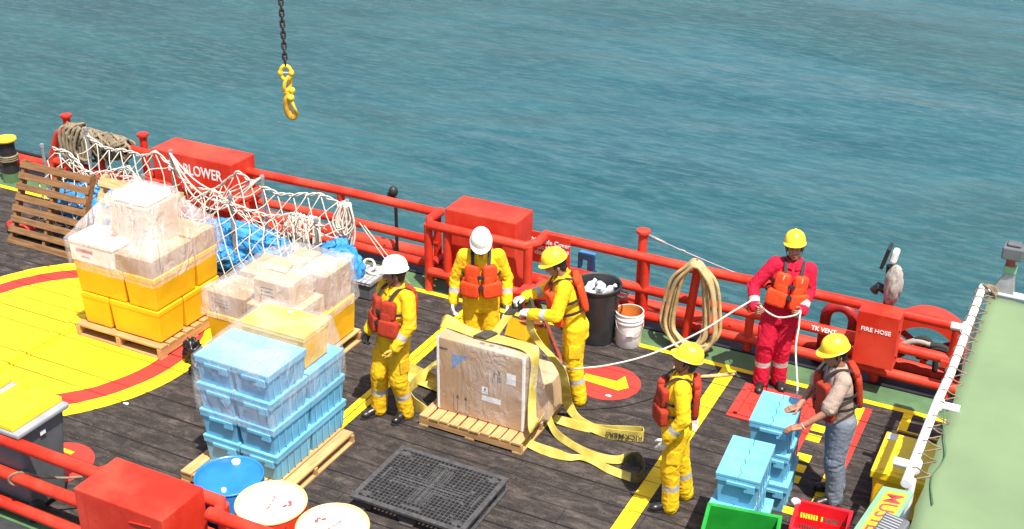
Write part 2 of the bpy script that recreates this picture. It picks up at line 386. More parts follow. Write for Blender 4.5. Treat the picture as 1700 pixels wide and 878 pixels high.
def crumple(name, parent, mat, c, rad, seed, amp=.35, org=(0, 0, 0), nu=40, nv=24, flatz=None, freq=3.0, tr=None):
    """crumpled cloth or plastic lump: ridged folds over a squashed ball"""
    m = M(org); m.ball((0, 0, 0), (1, 1, 1), nu=nu, nv=nv); V = []
    for v in m.V:
        d = (Vector(v) + Vector(org)); n = d.normalized()
        q = n*freq + Vector((seed*3.1, seed*1.7, seed))
        rr = 1 - abs(noise.noise(q))*amp*1.6 - abs(noise.noise(q*2.3))*amp*.8 + noise.noise(q*.5)*amp*.5
        p = Vector((n.x*rad[0], n.y*rad[1], n.z*rad[2]))*rr
        if tr: p = tr @ p
        p += Vector(c)
        if flatz is not None and p.z < flatz: p.z = flatz + .002
        V.append(tuple(p - Vector(org)))
    m.V = V
    return m.build(name, mat, parent, smooth=True)
# ------------------------------------------------------------------ setting
WZ = -1.9
o = M(); o.add([(-3500, -1500, WZ), (3500, -1500, WZ), (3500, 5500, WZ), (-3500, 5500, WZ)], [(0, 1, 2, 3)]); struct(o.build('sea', 'sea'))
m = M(); m.box(-40, 30, 5.7, 12.33, -3, -.01); hull_o = m.build('ship_hull', 'hull'); struct(hull_o)
m = M(); m.add([(-40, 6.15, 0), (30, 6.15, 0), (30, 11.53, 0), (-40, 11.53, 0)], [(0, 1, 2, 3)]); struct(m.build('ship_deck', 'deck'))
m = M(); m.box(-40, 30, 11.53, 11.86, -.006, .006); m.box(-40, 30, 5.95, 6.15, -.006, .006); struct(m.build('deck_margin', 'dgreen'))
m = M(); m.box(-40, 30, 11.88, 12.3, -.008, .012); struct(m.build('shadow_gap_strip', 'black'))  # black strip painted in for the shadow and gap below the lower rail
ZP = .004
def sheet(name, pts, mat, z=ZP): m = M(); m.add([(x, y, z) for x, y in pts], [tuple(range(len(pts)))]); return struct(m.build(name, mat))
def rect(name, x0, x1, y0, y1, mat, z=ZP): return sheet(name, [(x0, y0), (x1, y0), (x1, y1), (x0, y1)], mat, z)
rect('edge_line', -40, 30, 11.455, 11.529, 'dyellow')
cx, cy = -10.03, 8.7
def circ(r, n=96, c=(cx, cy), ph=0): return [(c[0]+r*math.cos(2*math.pi*k/n+ph), c[1]+r*math.sin(2*math.pi*k/n+ph)) for k in range(n)]
def ring(m, ra, rb, z, mi, c=(cx, cy), n=96):
    A = [(x, y, z) for x, y in circ(ra, n, c)]; B = [(x, y, z) for x, y in circ(rb, n, c)]
    m.add(A+B, [(k, (k+1) % n, n+(k+1) % n, n+k) for k in range(n)], mi)
m = M(); NC = 240
def wob(r, k0): return [(cx+(r+.016*noise.noise((y_*9, k0, 0))+.010*noise.noise((x_*14, y_*14, k0)))*math.cos(q), cy+(r+.016*noise.noise((y_*9, k0, 0))+.010*noise.noise((x_*14, y_*14, k0)))*math.sin(q), ZP) for q in [2*math.pi*k/NC for k in range(NC)] for x_, y_ in [(r*math.cos(q), math.floor((cy+r*math.sin(q)-7.42)/.245)*.37)]]
r1, r2, r3 = wob(1.375, 1.), wob(1.618, 5.), wob(1.82, 9.)
m.add(r1, [tuple(range(NC))], 0); m.add(r1+r2, [(k, (k+1) % NC, NC+(k+1) % NC, NC+k) for k in range(NC)], 1); m.add(r2+r3, [(k, (k+1) % NC, NC+(k+1) % NC, NC+k) for k in range(NC)], 0)
struct(m.build('landing_circle', ['dyellow', 'dred']))
m = M(); m.box(-10.11, -9.99, 6.9, 10.45, .004, .022); m.box(-9.95, -9.93, 6.9, 10.45, .004, .014); struct(m.build('deck_batten', 'dyellow', bevel=.004))
rect('deck_line', -6.28, -6.12, 6.2, 11.4, 'dyellow', .003)
m = M(); m.box(-6.205, -6.195, 6.2, 11.4, .0, .006); struct(m.build('deck_line_seam', 'dblack'))
rect('deck_line', -3.14, -2.98, 6.2, 11.455, 'dyellow', .003)
for (c, nm) in (((-4.12, 10.58), 1), ((-8.18, 6.78), 2)):
    sheet('number_disc', circ(.35, 48, c), 'dred', .005)
# figure one on the disc (reads towards the bow)
def one(c, flip):
    pts = [(-.28, .055), (-.26, -.075), (.16, -.105), (.24, -.0), (.115, .2), (.075, .065)]
    if flip: pts = [(-y*1.0, x) for x, y in pts]
    sheet('deck_number', [(c[0]+x, c[1]+y) for x, y in pts], 'dyellow', .009)
one((-4.12, 10.58), False)
rect('deck_number', -8.32, -8.11, 6.62, 6.68, 'dyellow', .009); rect('deck_number', -8.32, -8.16, 6.95, 7.0, 'dyellow', .009); rect('deck_number', -8.16, -8.1, 6.55, 6.75, 'dyellow', .0095)
# hazard border beside the stacked crates
rect('hazard_line', -1.66, -1.575, 9.44, 11.36, 'dyellow'); rect('hazard_line', -1.574, -1.50, 9.9, 11.36, 'dred')
rect('hazard_line', -2.06, -1.98, 9.5, 11.3, 'dred', .0035)
for k in (2, 3, 4, 6, 7): rect('hazard_line', -1.975, -1.84, 9.36+.19*k, 9.49+.19*k, 'dyellow', .0045); rect('hazard_line', -1.975, -1.84, 9.49+.19*k, 9.55+.19*k, 'dblack', .0045)
rect('hazard_line', -2.1, -1.5, 9.25, 9.355, 'dyellow', .0055)
rect('edge_line', -1.2, -1.11, 11.08, 11.45, 'dyellow'); rect('edge_line', -1.109, .4, 11.08, 11.12, 'dyellow')
# flush hatch
t = thing('deck_hatch', 'flat red steel hatch set in the deck at the feet of the worker in red', 'hatch', (-2.42, 10.9, 0))
m = M(t.location); m.box(-2.81, -2.03, 10.55, 11.25, .001, .02); m.build('hatch_plate', 'dred', t, bevel=.006)
m = M(t.location); m.box(-2.75, -2.71, 10.6, 11.2, .0205, .045); m.box(-2.13, -2.09, 10.6, 11.2, .0205, .045); m.box(-2.7, -2.14, 11.15, 11.19, .0205, .04); m.build('hatch_coaming', 'dred', t, bevel=.005)
m = M(t.location); m.tube([(-2.42+.22*math.cos(a), 10.87+.22*math.sin(a), .023) for a in np.linspace(0, 2*math.pi, 40)[:-1]], .008, 6, True); m.build('cover_ring', 'dred', t, smooth=True)

# ------------------------------------------------------------------ railings
RY = 11.95; PR = .056
def pipe(name, pts, parent, r=PR, mat='red', n=14, smooth=None):
    m = M(parent.location); m.tube(pts, r, n); return m.build(name, mat, parent, smooth='auto')
fr = thing('deck_railing', 'red three pipe railing along the seaward deck edge behind the workers', 'railing', (-6, RY, 0))
def jit(z, x): return z + .006*math.sin(x*2.1)
for nm, z, segs in (('top_rail', .86, [(-9.84, -6.93), (-5.5, -.8)]), ('middle_rail', .465, [(-9.9, -6.95), (-5.5, -.85)]), ('lower_rail', .135, [(-9.9, -.75)])):
    for a, b in segs:
        xs = np.linspace(a, b, 12); pipe(nm, [(x, RY, jit(z, x)) for x in xs], fr)
for x in (-8.38, -6.98, -4.27, -3.02, -1.62, -.88): pipe('post', [(x, RY, -.0), (x, RY, .86)], fr, .05)
pipe('flange', [(-8.38, 11.8, .14), (-8.38, RY, .14)], fr, .045)
m = M(fr.location); m.box(-.98, -.86, 11.86, 11.9, .4, .47); m.build('bracket', 'red', fr)
text('lettering', 'TK VENT', .066, 'letter', fr, (1, 0, 0), (0, .45, 1), (-2.2, RY-.0505, .49), org=fr.location)
t = thing('rubbing_strake', 'long red fender pipe along the outside of the hull below the railing', 'fender', (-6, 12.38, 0))
m = M(t.location); m.tube([(x, 12.38, .02) for x in np.linspace(-40, 20, 60)], .085, 12); m.build('fender_pipe', 'red', t, smooth=True)
m = M(t.location)
for x in np.arange(-39, 19, 1.55): m.box(x, x+.03, 12.30, 12.36, -.2, .06)
m.build('strake_brackets', 'dred2', t)
# railing left of the blower
fl = thing('bow_railing', 'low red pipe rail running from the yellow capped bollard to the red bracket', 'railing', (-13.4, RY, 0))
pipe('lower_rail', [(-22, RY, .18), (-10.9, RY, .18)], fl); pipe('middle_rail', [(-13.3, RY, .36), (-10.9, RY, .36)], fl); pipe('cable', [(-22, 12.02, .33), (-13.6, 12.02, .33), (-13.2, 11.98, .27)], fl, .025, 'black')
pipe('top_rail', [(-12.9, RY, .80), (-11.0, RY, .80)], fl); pipe('post', [(-12.4, RY, 0), (-12.4, RY, .8)], fl, .045); pipe('post', [(-11.3, RY, 0), (-11.3, RY, .8)], fl, .045)
pipe('bent_pipe', smooth_path([(-13.38, RY, .05), (-13.36, RY, .34), (-13.22, RY, .68), (-13.12, RY, .82), (-12.98, RY, .83)], 6), fl)
def mushroom(x, y, h, label, r=.052):
    t = thing('rigging_post', label, 'post', (x, y, 0)); m = M(t.location)
    m.lathe([(r, 0), (r, h)], (x, y, 0), 20); t_ = m.build('post_shaft', 'red', t, smooth='auto')
    m = M(t.location); m.lathe([(r*1.45, h), (r*1.55, h+.015), (r*1.5, h+.04), (r*.9, h+.045)], (x, y, 0), 20); m.build('post_cap', 'red', t_, smooth='auto'); return t
mushroom(-13.12, 12.1, 1.0, 'red capped post beside the rope bundle, farthest along the rail'); mushroom(-11.74, 12.12, .95, 'red capped post between the rope bundle and the blower box')
mushroom(-4.37, 12.08, 1.09, 'red capped post with steel wire above the white bucket')
def housing(label, x0, x1, y0, y1, zt, zb=.05):
    t = thing('vent_housing', label, 'steel box', ((x0+x1)/2, (y0+y1)/2, 0)); m = M(t.location)
    m.box(x0, x1, y0, y1, zb, zt); m.build('box_shell', 'red', t, bevel=.012)
    return t
bl = housing('long red blower box with white lettering beside the cargo net', -11.14, -9.82, 11.62, 12.1, 1.05)
text('lettering', 'E/R BLOWER', .157, 'letter', bl, (1, 0, 0), (0, 0, 1), (-10.44, 11.618, .85), org=bl.location, ysc=1.3)
vb = housing('red vent box behind the pipe guard and the white helmeted worker', -6.71, -5.77, 11.66, 12.12, 1.075)
nb = housing('red vent box nearest the drums and the wheelie bins', -6.57, -5.68, 5.56, 6.04, 1.06, -.1)
m = M(nb.location); m.tube([(-6.02, 5.557, .93), (-5.93, 5.55, .95), (-5.80, 5.557, .96)], .006, 6); m.build('weld_seam', 'red', nb)
def guard(label, x0, x1, yb, yi, z1, z0, mids):
    t = thing('pipe_guard', label, 'guard rail', ((x0+x1)/2, yi, 0)); d = .14
    for z in (z1, z0):
        pipe('guard_pipe', [(x0-.05, yb, z), (x0-.05, yi+(d if yb > yi else -d), z), (x0+.03, yi, z), (x1-.03, yi, z), (x1+.05, yi+(d if yb > yi else -d), z), (x1+.05, yb, z)], t)
    for x in [x0+.0, x1] + mids: pipe('guard_post', [(x, yi+(.02 if yb > yi else -.02), 0 if x in (x0, x1) else z0), (x, yi+(.02 if yb > yi else -.02), z1)], t, .052)
    return t
guard('red pipe guard bent round the middle vent box', -6.88, -5.56, RY, 11.54, .88, .27, [-6.62, -5.95])
guard('red pipe guard bent round the blower box under the net', -11.2, -9.72, RY, 11.50, .62, .27, [-10.6])
guard('short red pipe guard beside the drums and the vent box', -6.7, -5.6, 6.0, 6.16, .85, .48, [])
nr = thing('deck_railing', 'red three pipe railing in front of the wheelie bins and drums', 'railing', (-6, 6, 0))
for nm, z in (('top_rail', .85), ('middle_rail', .48), ('lower_rail', .135)): pipe(nm, [(x, 6.0, jit(z, x)) for x in np.linspace(-12, -6.6, 10)], nr); pipe(nm, [(x, 6.0, jit(z, x)) for x in np.linspace(-5.62, -1, 10)], nr)
for x in (-9.4, -3.6, -1.9): pipe('post', [(x, 6, 0), (x, 6, .85)], nr, .05)
m = M(nr.location); m.tube([(-7.72+.07*math.cos(a), 6.0+.062*math.cos(a), .48+.066*math.sin(a)) for a in np.linspace(0, 6.28, 24)[:-1]], .012, 6, True); m.tube(smooth_path([(-7.70, 6.03, .53), (-7.55, 6.09, .5), (-7.4, 6.2, .47), (-7.3, 6.3, .45)], 6), .012, 6); m.build('rope_tie', 'hawser', nr, smooth=True)
# fire hose box
t = thing('hose_box', 'red steel box lettered FIRE HOSE hung on the railing', 'hose box', (-1.63, 11.65, .36)); m = M(t.location)
m.box(-1.825, -1.405, 11.6, 11.84, .36, .97); m.build('box_shell', 'red', t, bevel=.008)
m = M(t.location); m.box(-1.405, -1.39, 11.62, 11.64, .5, .53); m.box(-1.405, -1.39, 11.62, 11.64, .8, .83); m.build('hinges', 'dred2', t)
text('lettering', 'FIRE HOSE', .066, 'letter', t, (1, 0, 0), (0, 0, 1), (-1.625, 11.598, .775), org=t.location)
# manhole sign
t = thing('warning_sign', 'red sign with white lettering about the manhole cover on the railing', 'sign', (-5.42, 11.87, .55)); m = M(t.location)
m.box(-5.67, -5.17, 11.865, 11.88, .54, .93); m.build('sign_plate', 'red', t, bevel=.004)
text('lettering', 'Manhole Cover\nmust always be\nclosed at sea', .078, 'letter', t, (1, 0, 0), (0, 0, 1), (-5.42, 11.862, .75), org=t.location)
# vent gooseneck
t = thing('vent_pipe', 'dark red inverted U vent pipe beside the FIRE HOSE box', 'pipe', (-2.1, 12.12, 0)); m = M(t.location)
m.tube([(-2.24, 12.12, -.05), (-2.24, 12.12, .55)]+[(-2.09-.15*math.cos(a), 12.12, .55+.15*math.sin(a)) for a in np.linspace(.2, math.pi-.1, 12)]+[(-1.94, 12.12, .55), (-1.94, 12.12, .33)], .06, 14); m.build('bent_pipe', 'dred2', t, smooth=True)
m = M(t.location); m.lathe([(.1, 0.02), (.1, .05)], (-2.24, 12.12, 0), 20); m.lathe([(.075, .30), (.075, .36)], (-1.94, 12.12, 0), 20); m.build('pipe_flange', 'dred2', t)
# fairlead wheel
t = thing('hose_reel', 'big red reel with black hose and chain beyond the railing', 'reel', (-1.20, 12.42, 0)); c = Vector((-1.20, 12.42, .25)); m = M(t.location); n = 48
prof = [(.46, -.16), (.46, .16), (.35, .16), (.35, -.16)]; vs = []; fs = []
for k in range(n):
    q = 2*math.pi*k/n
    for r, y in prof: vs.append((c.x+r*math.cos(q), c.y+y, c.z+r*math.sin(q)))
for k in range(n):
    for j in range(4): fs.append((k*4+j, k*4+(j+1) % 4, ((k+1) % n)*4+(j+1) % 4, ((k+1) % n)*4+j))
m.add(vs, fs); m.build('reel_drum', plain('orange_red_paint', (.56, .03, .012), .5, .15, 3, dirt=.4, dirtcol=(.2, .03, .02)), t, smooth='auto')
m = M(t.location)
for q in (0.5, 2.6, 4.7): m.tube([c, c+Vector((.32*math.cos(q), 0, .32*math.sin(q)))], .035, 8)
m.ball(c+Vector((-.28, -.17, .05)), (.13, .03, .13)); m.build('reel_spokes', 'red', t, smooth='auto')
m = M(t.location)
for dx, s in ((-.05, .25), (.12, .2), (.2, .16)):
    m.tube(smooth_path([(c.x+dx-.16, c.y-.2, c.z+.0), (c.x+dx-.1, c.y-.22, c.z+.16), (c.x+dx+.05, c.y-.21, c.z+s), (c.x+dx+.17, c.y-.2, c.z+.12), (c.x+dx+.2, c.y-.19, c.z-.12)], 6), .03, 8)
m.build('hose', 'rubber', t, smooth=True)
m = M(t.location); m.tube(smooth_path([(c.x-.3, c.y-.22, c.z+.05), (c.x-.1, c.y-.23, c.z+.2), (c.x+.06, c.y-.22, c.z+.2)], 5), .035, 8); m.build('canvas_wrap', 'rag', t, smooth=True)
# black stanchion with lamp outside the rail, blue bracket
t = thing('stanchion', 'thin black stanchion with a dark cowl outside the railing', 'stanchion', (-7.76, 12.25, -.3)); m = M(t.location)
m.tube([(-7.76, 12.25, .0), (-7.76, 12.25, .78)], .022, 8); m.build('stanchion_bar', 'black', t)
m = M(t.location); m.ball((-7.79, 12.25, .86), (.06, .06, .075)); m.box(-7.85, -7.80, 12.2, 12.3, .75, .85); m.build('cowl', 'black', t)
t = thing('clamp_bracket', 'pale blue clamp bracket hanging outside the rail beside the sign', 'bracket', (-5.02, 12.04, .3)); m = M(t.location)
m.box(-5.14, -4.94, 12.02, 12.12, .62, .70); m.box(-5.02, -4.94, 12.02, 12.1, .40, .62); m.box(-5.14, -5.10, 12.02, 12.1, .50, .62); m.build('bracket_body', 'bluep', t, bevel=.012)
m = M(t.location); m.ball((-4.95, 12.05, .44), (.055, .06, .075)); m.build('bracket_hand_wheel', 'bluep', t, smooth=True)
# bollard with yellow cap
t = thing('bollard', 'black bollard with a bright yellow cap at the far end of the deck', 'bollard', (-13.98, 11.72, 0)); m = M(t.location)
m.lathe([(.13, 0), (.12, .14)], t.location, 24, 1); m.lathe([(.115, .14), (.11, .62)], t.location, 24, 0); m.build('bollard_shaft', ['black', 'dgreen'], t, smooth='auto')
m = M(t.location); m.lathe([(.145, .62), (.155, .64), (.15, .66), (.02, .668)], t.location, 24); m.build('bollard_cap', 'yellow', t, smooth='auto')
m = M(t.location)
for z in (.34, .37, .40): m.tube([(t.location.x+.13*math.cos(a), t.location.y+.13*math.sin(a), z) for a in np.linspace(0, 6.283, 24)[:-1]], .016, 6, True)
m.build('rope_turns', 'hawser', t, smooth=True)
# lamp post with rags
t = thing('flood_lamp', 'black flood lamp draped with a pale rag above the railing', 'lamp', (-1.66, 12.1, .8)); m = M(t.location)
m.tube([(-1.62, 12.1, .0), (-1.62, 12.1, 1.0)], .05, 12); m.build('lamp_pole', 'red', t)
m = M(t.location); m.tube([(-1.63, 12.1, .95), (-1.65, 12.1, 1.3)], .045, 10); m.tube([(-1.64, 12.1, 1.0), (-1.74, 12.1, 1.04), (-1.78, 12.1, .97)], .05, 8); m.build('lamp_bracket', 'black', t)
m = M(t.location); q = Matrix.Translation((-1.70, 12.06, 1.42)) @ Matrix.Rotation(R(12), 4, 'Y'); m.box(-.018, .018, -.09, .09, -.13, .12, t=q); m.build('lamp_head', 'black', t, bevel=.01)
m = M(t.location); q = Matrix.Translation((-1.62, 12.05, 1.42)) @ Matrix.Rotation(R(8), 4, 'Y'); m.box(-.035, .035, -.06, .06, -.06, .10, t=q); m.build('lamp_housing', 'helmw', t, bevel=.03)
crumple('rag', t, 'rag', (-1.585, 12.03, 1.12), (.10, .085, .25), 3, .2, t.location, freq=2.6)
# steel wire
o = M((-3.7, 12.08, .9)); o.tube(smooth_path([(-4.36, 12.08, 1.09), (-3.9, 12.06, .99), (-3.4, 12.03, .90), (-2.95, 12.0, .84)], 6), .008, 6); o.tube([(-4.33, 12.08, 1.085), (-4.1, 12.07, 1.03)], .018, 8); o.ball((-3.9, 12.06, .99), (.05, .012, .012))
tag(o.build('steel_wire', 'steel', smooth=True), 'thin steel wire running down from the capped post to the railing', 'wire')
# mooring rope bundle over the rail
t = thing('mooring_rope', 'thick brown mooring rope coiled over the rail beside the red post', 'rope', (-12.3, 11.9, .5)); m = M(t.location)
rnd = random.Random(3)
for k in range(40):
    x = -12.90 + 1.02*k/40 + rnd.uniform(-.03, .03); big = 1 + .55*math.exp(-((k-3)/5.)**2); dz = rnd.uniform(.07, .12)*big; dy = rnd.uniform(.09, .13)*big; low = dz + rnd.uniform(.03, .24)*(1 if k > 5 else .6)
    loop = []
    for a in np.linspace(0, 2*math.pi, 15)[:-1]:
        zz = math.sin(a); loop.append((x+.10*math.sin(a*2+k)+.05*math.cos(a), 11.95-dy*math.cos(a), .84+(dz if zz > 0 else low)*zz))
    m.tube(smooth_path(loop, 3, True), .021, 6, True)
for k in range(5):
    x = -12.85 + .06*k
    m.tube(smooth_path([(x, 11.85, 1.0), (x-.08+.02*k, 11.78, .95), (x-.06, 11.74, .7), (x+.06, 11.76, .45+.03*k), (x+.16, 11.8, .62), (x+.14, 11.82, .9)], 5), .024, 7)
m.build('rope_coil', 'hawser', t, smooth=True)
# ------------------------------------------------------------------ cargo
def wood_pallet(label, x0, x1, y0, y1, h, slat_axis='y', ns=9, mats=('pallety', 'pallet'), stringers=3, group='wooden pallets under the cargo'):
    """slats run along slat_axis on stringers across them, with bottom boards"""
    c = ((x0+x1)/2, (y0+y1)/2, 0); t = thing('wooden_pallet', label, 'pallet', c, 0, group)
    m = M(c); rn = random.Random(int(x0*100))
    th = .022
    if slat_axis == 'y':
        w_ = (x1-x0)/ns
        for k in range(ns): a = x0+k*w_; m.box(a+.004, a+w_-.010-rn.uniform(0, .006), y0+rn.uniform(-.004, .004), y1, h-th, h+rn.uniform(-.002, .002))
        m.build('deck_boards', mats[0], t, bevel=.003)
        for k in range(stringers):
            y = y0+.005+(y1-y0-.05)*k/(stringers-1); q = M(c); q.box(x0, x1, y, y+.04, .022, h-th-.001); q.build('stringer', mats[1], t, bevel=.003)
        q = M(c)
        for k in range(3): a = x0+(x1-x0-.1)*k/2; q.box(a, a+.1, y0, y1, .001, .021)
        q.build('bottom_boards', mats[0], t, bevel=.002)
    else:
        w_ = (y1-y0)/ns
        for k in range(ns): a = y0+k*w_; m.box(x0, x1, a+.006, a+w_-.02, h-th, h+rn.uniform(-.002, .002))
        m.build('deck_boards', mats[1], t, bevel=.003)
        for k in range(stringers):
            x = x0+.002+(x1-x0-.06)*k/(stringers-1); q = M(c); q.box(x, x+.055, y0, y1, .022, h-th-.001); q.build('stringer', mats[0], t, bevel=.003)
        q = M(c)
        for k in range(3): a = y0+(y1-y0-.1)*k/2; q.box(x0, x1, a, a+.1, .001, .021)
        q.build('bottom_boards', mats[1], t, bevel=.002)
    return t

def crate_mesh(t, w_, d_, h_, zig=True):
    """lidded tote: tapered body, rim, two hinged lid halves, label holders and handles, local coordinates"""
    m = M(); m.box(-w_/2+.012, w_/2-.012, -d_/2+.012, d_/2-.012, 0, h_-.055, taper=.018)
    for sx in (-1, 1):
        for k in range(5): y = -d_*.36+d_*.72*k/4; m.box(sx*(w_/2-.0125)-.006, sx*(w_/2-.0125)+.006, y-.006, y+.006, .02, h_-.056)
    m.build('body', 'bcrate', t, bevel=.012)
    m = M(); m.box(-w_/2+.002, w_/2-.002, -d_/2+.002, d_/2-.002, h_-.075, h_-.028); m.build('rim', 'bcrate', t, bevel=.008)
    for sx in (-1, 1):
        q = M(); x0, x1 = (-w_/2, -.002) if sx < 0 else (.002, w_/2)
        n = 8; e = []
        for k in range(n+1):
            y = -d_/2 + d_*k/n; zx = (.012 if (k % 2) else -.012) if zig and 0 < k < n else 0
            e.append((zx + (-.0025 if sx < 0 else .0025), y))
        out = [(sx*w_/2, -d_/2), (sx*w_/2, d_/2)]
        poly = [(sx*w_/2, -d_/2)] + e + [(sx*w_/2, d_/2)]
        L = len(poly); vs = [(x, y, h_-.026) for x, y in poly] + [(x, y, h_) for x, y in poly]
        q.add(vs, [tuple(range(L)), tuple(range(L, 2*L))] + [(k, (k+1) % L, L+(k+1) % L, L+k) for k in range(L)])
        r = q
        for k in range(3): y = -d_*.3+d_*.3*k; r.box(min(sx*.03, sx*(w_/2-.03)), max(sx*.03, sx*(w_/2-.03)), y-.05, y+.05, h_-.001, h_+.004)
        q.build('lid_flap', 'bcrate', t, bevel=.004)
    for sy in (-1, 1):
        q = M(); y = sy*(d_/2-.003); a, b = sorted((y, y+sy*.018)); q.box(-.09, .09, a, b, h_-.085, h_-.05); q.build('handle', 'bcrate', t, bevel=.006)
        q = M(); a, b = sorted((sy*(d_/2-.02), sy*(d_/2-.002)+sy*.012)); q.box(w_*.16, w_*.40, a, b, h_-.13, h_-.055); q.build('label_holder', 'bcrate', t, bevel=.005)
proto_crates = {}
def crate(w_, d_, h_, loc, rz, label, group):
    k = (round(w_, 3), round(d_, 3), round(h_, 3))
    if k not in proto_crates:
        t = thing('plastic_crate', label, 'crate', loc, rz, group); crate_mesh(t, w_, d_, h_); proto_crates[k] = t; return t
    return dup(proto_crates[k], loc, rz, label, group)

def tub(label, x0, x1, y0, y1, z0, z1, group, rz=0, lid=False):
    """insulated yellow tub with thick rounded walls and lip"""
    c = ((x0+x1)/2, (y0+y1)/2, z0); t = thing('yellow_tub', label, 'tub', c, rz, group)
    w_, d_, h_ = (x1-x0)/2-.006, (y1-y0)/2-.006, z1-z0
    m = M(); m.box(-w_+.004, w_-.004, -d_+.004, d_-.004, .012, h_-.055, taper=.018); 
    for sx in (-1, 1):
        for sy in (-1, 1): m.box(sx*(w_-.09)-.05, sx*(w_-.09)+.05, sy*(d_-.07)-.04, sy*(d_-.07)+.04, .0, .02)
    m.build('body', 'ybin', t, bevel=.022, seg=3)
    m = M(); m.box(-w_, w_, -d_, d_, h_-.07, h_-.022 if lid else h_); m.build('lip', 'ybin', t, bevel=.014, seg=3)
    if lid:
        m = M(); m.box(-w_-.004, w_+.004, -d_-.004, d_+.004, h_-.02, h_+.012); m.box(-w_*.9, w_*.9, -d_*.86, d_*.86, h_+.01, h_+.02); m.build('lid', 'ylid', t, bevel=.012, seg=3)
        m = M(); m.box(-.05, .0, d_*.55, d_*.75, h_+.0205, h_+.022); m.build('paper_label', 'label', t)
    return t
def carton(label, x0, x1, y0, y1, z0, z1, mat='card', rz=0, group=None, flaps=False, marks=False, name='cardboard_box'):
    c = ((x0+x1)/2, (y0+y1)/2, z0); t = thing(name, label, 'box', c, rz, group); w_, d_, h_ = (x1-x0)/2, (y1-y0)/2, z1-z0
    m = M(); m.box(-w_, w_, -d_, d_, 0, h_); m.build('box_body', mat, t, bevel=.006)
    m = M(); m.box(-w_-.0012, w_+.0012, -.025, .025, h_-.06, h_+.0012); m.build('tape_strip', 'tape', t)
    m = M(); m.box(-w_+.003, w_-.003, -.0035, -.0015, h_-.003, h_+.0018); m.build('flap_seam', 'ink', t)
    if flaps:
        q = Matrix.Translation((-w_*.4, d_*.1, h_+.01)) @ Matrix.Rotation(R(18), 4, 'X'); m = M(); m.box(-w_*.6, w_*.5, 0, d_*.8, 0, .006, t=q); m.build('open_flap', 'card2', t)
    if marks:
        m = M()
        for k in range(3): m.box(-w_*.6, w_*.1, -d_-.0015, -d_+.001, h_*(.35+.16*k), h_*(.40+.16*k))
        m.build('printed_lines', 'redink' if mat == 'foam' else 'ink', t)
    return t
def hull(name, label, pts, off=.012, mat='film', cut=0, amp=.010, group='clear stretch film over the pallet loads', zmin=None, subdiv=5):
    """stretch film: the tight skin round the load, open at the bottom"""
    bm = bmesh.new()
    for p in pts: bm.verts.new(p)
    bm.verts.ensure_lookup_table(); r = bmesh.ops.convex_hull(bm, input=bm.verts[:])
    bmesh.ops.delete(bm, geom=[v for v in bm.verts if not v.link_faces], context='VERTS')
    bm.normal_update()
    zl = min(v.co.z for v in bm.verts)
    bmesh.ops.delete(bm, geom=[f for f in bm.faces if f.normal.z < -.6], context='FACES')
    for _ in range(subdiv):
        es = [e for e in bm.edges if e.calc_length() > .055]
        if es: bmesh.ops.subdivide_edges(bm, edges=es, cuts=1, use_grid_fill=False); bmesh.ops.triangulate(bm, faces=bm.faces[:])
    bm.normal_update()
    for v in bm.verts:
        q = v.co*3.6 + Vector((0, 0, v.co.x*1.5)); q.z *= .5
        s = 1-abs(noise.noise(q))*2.4
        v.co += v.normal*(off + amp*(s*.75 + noise.noise(v.co*9)*.25))
    me = bpy.data.meshes.new(name); bm.to_mesh(me); bm.free(); me.materials.append(MT[mat])
    me.polygons.foreach_set('use_smooth', [True]*len(me.polygons))
    o = bpy.data.objects.new(name, me); COL.objects.link(o); tag(o, label, 'plastic film', group); return o
def bx(x0, x1, y0, y1, z): return [(x, y, z) for x in (x0, x1) for y in (y0, y1)]

# --- stack one: yellow tubs on the painted circle
wood_pallet('pale wooden pallet standing on the painted yellow circle under tubs', -9.83, -8.60, 8.74, 9.86, .145, 'x', 8)
G1 = 'yellow tubs stacked on the pallet in the circle'
z0, z1, z2 = .147, .545, .945
tub('yellow tub, narrow end out, bottom layer corner nearest the wheelie bins', -9.76, -9.34, 8.80, 9.49, z0, z1, G1)
tub('yellow tub, long side out, bottom layer corner above the red ring', -9.335, -8.63, 8.80, 9.22, z0, z1, G1)
tub('yellow tub, bottom layer, behind the corner tub and beside the second pallet load', -9.05, -8.63, 9.225, 9.84, z0, z1, G1)
tub('yellow tub hidden at the bottom rear corner of the circle pallet beside leaning pallets', -9.76, -9.06, 9.50, 9.84, z0, z1, G1)
tub('yellow tub, long side out, upper layer under the white foam box', -9.77, -9.06, 8.79, 9.2, z1, z2, G1)
tub('yellow tub, narrow end out, upper layer corner over the red ring', -9.055, -8.62, 8.785, 9.47, z1, z2, G1)
tub('yellow tub, upper layer rear corner below the brown cartons, facing the net', -9.05, -8.62, 9.475, 9.85, z1, z2, G1)
tub('yellow tub at the upper rear corner of the circle pallet, behind the foam box', -9.77, -9.06, 9.21, 9.84, z1, z2, G1)
GC = 'cardboard boxes on the tub stacks'
carton('flat brown carton at the front corner over the yellow tubs on the circle', -9.14, -8.64, 8.80, 9.12, z2, 1.145, group=GC)
carton('flat brown carton in the middle of the row over the circle tubs', -9.14, -8.64, 9.125, 9.46, z2, 1.145, group=GC)
carton('brown carton at the rear corner over the circle tubs beside the net', -9.14, -8.63, 9.465, 9.83, z2, 1.17, group=GC)
carton('brown carton behind the white foam box on the circle tubs', -9.74, -9.15, 9.21, 9.6, z2, 1.11, group=GC)
t = carton('white foam box with red print on the circle tubs, wrapped in film', -9.77, -9.16, 8.785, 9.2, z2, 1.19, 'foam', name='foam_box')
m = M(); m.box(-.312, .312, -.215, .215, .205, .262); m.build('box_lid', 'foam', t, bevel=.012)
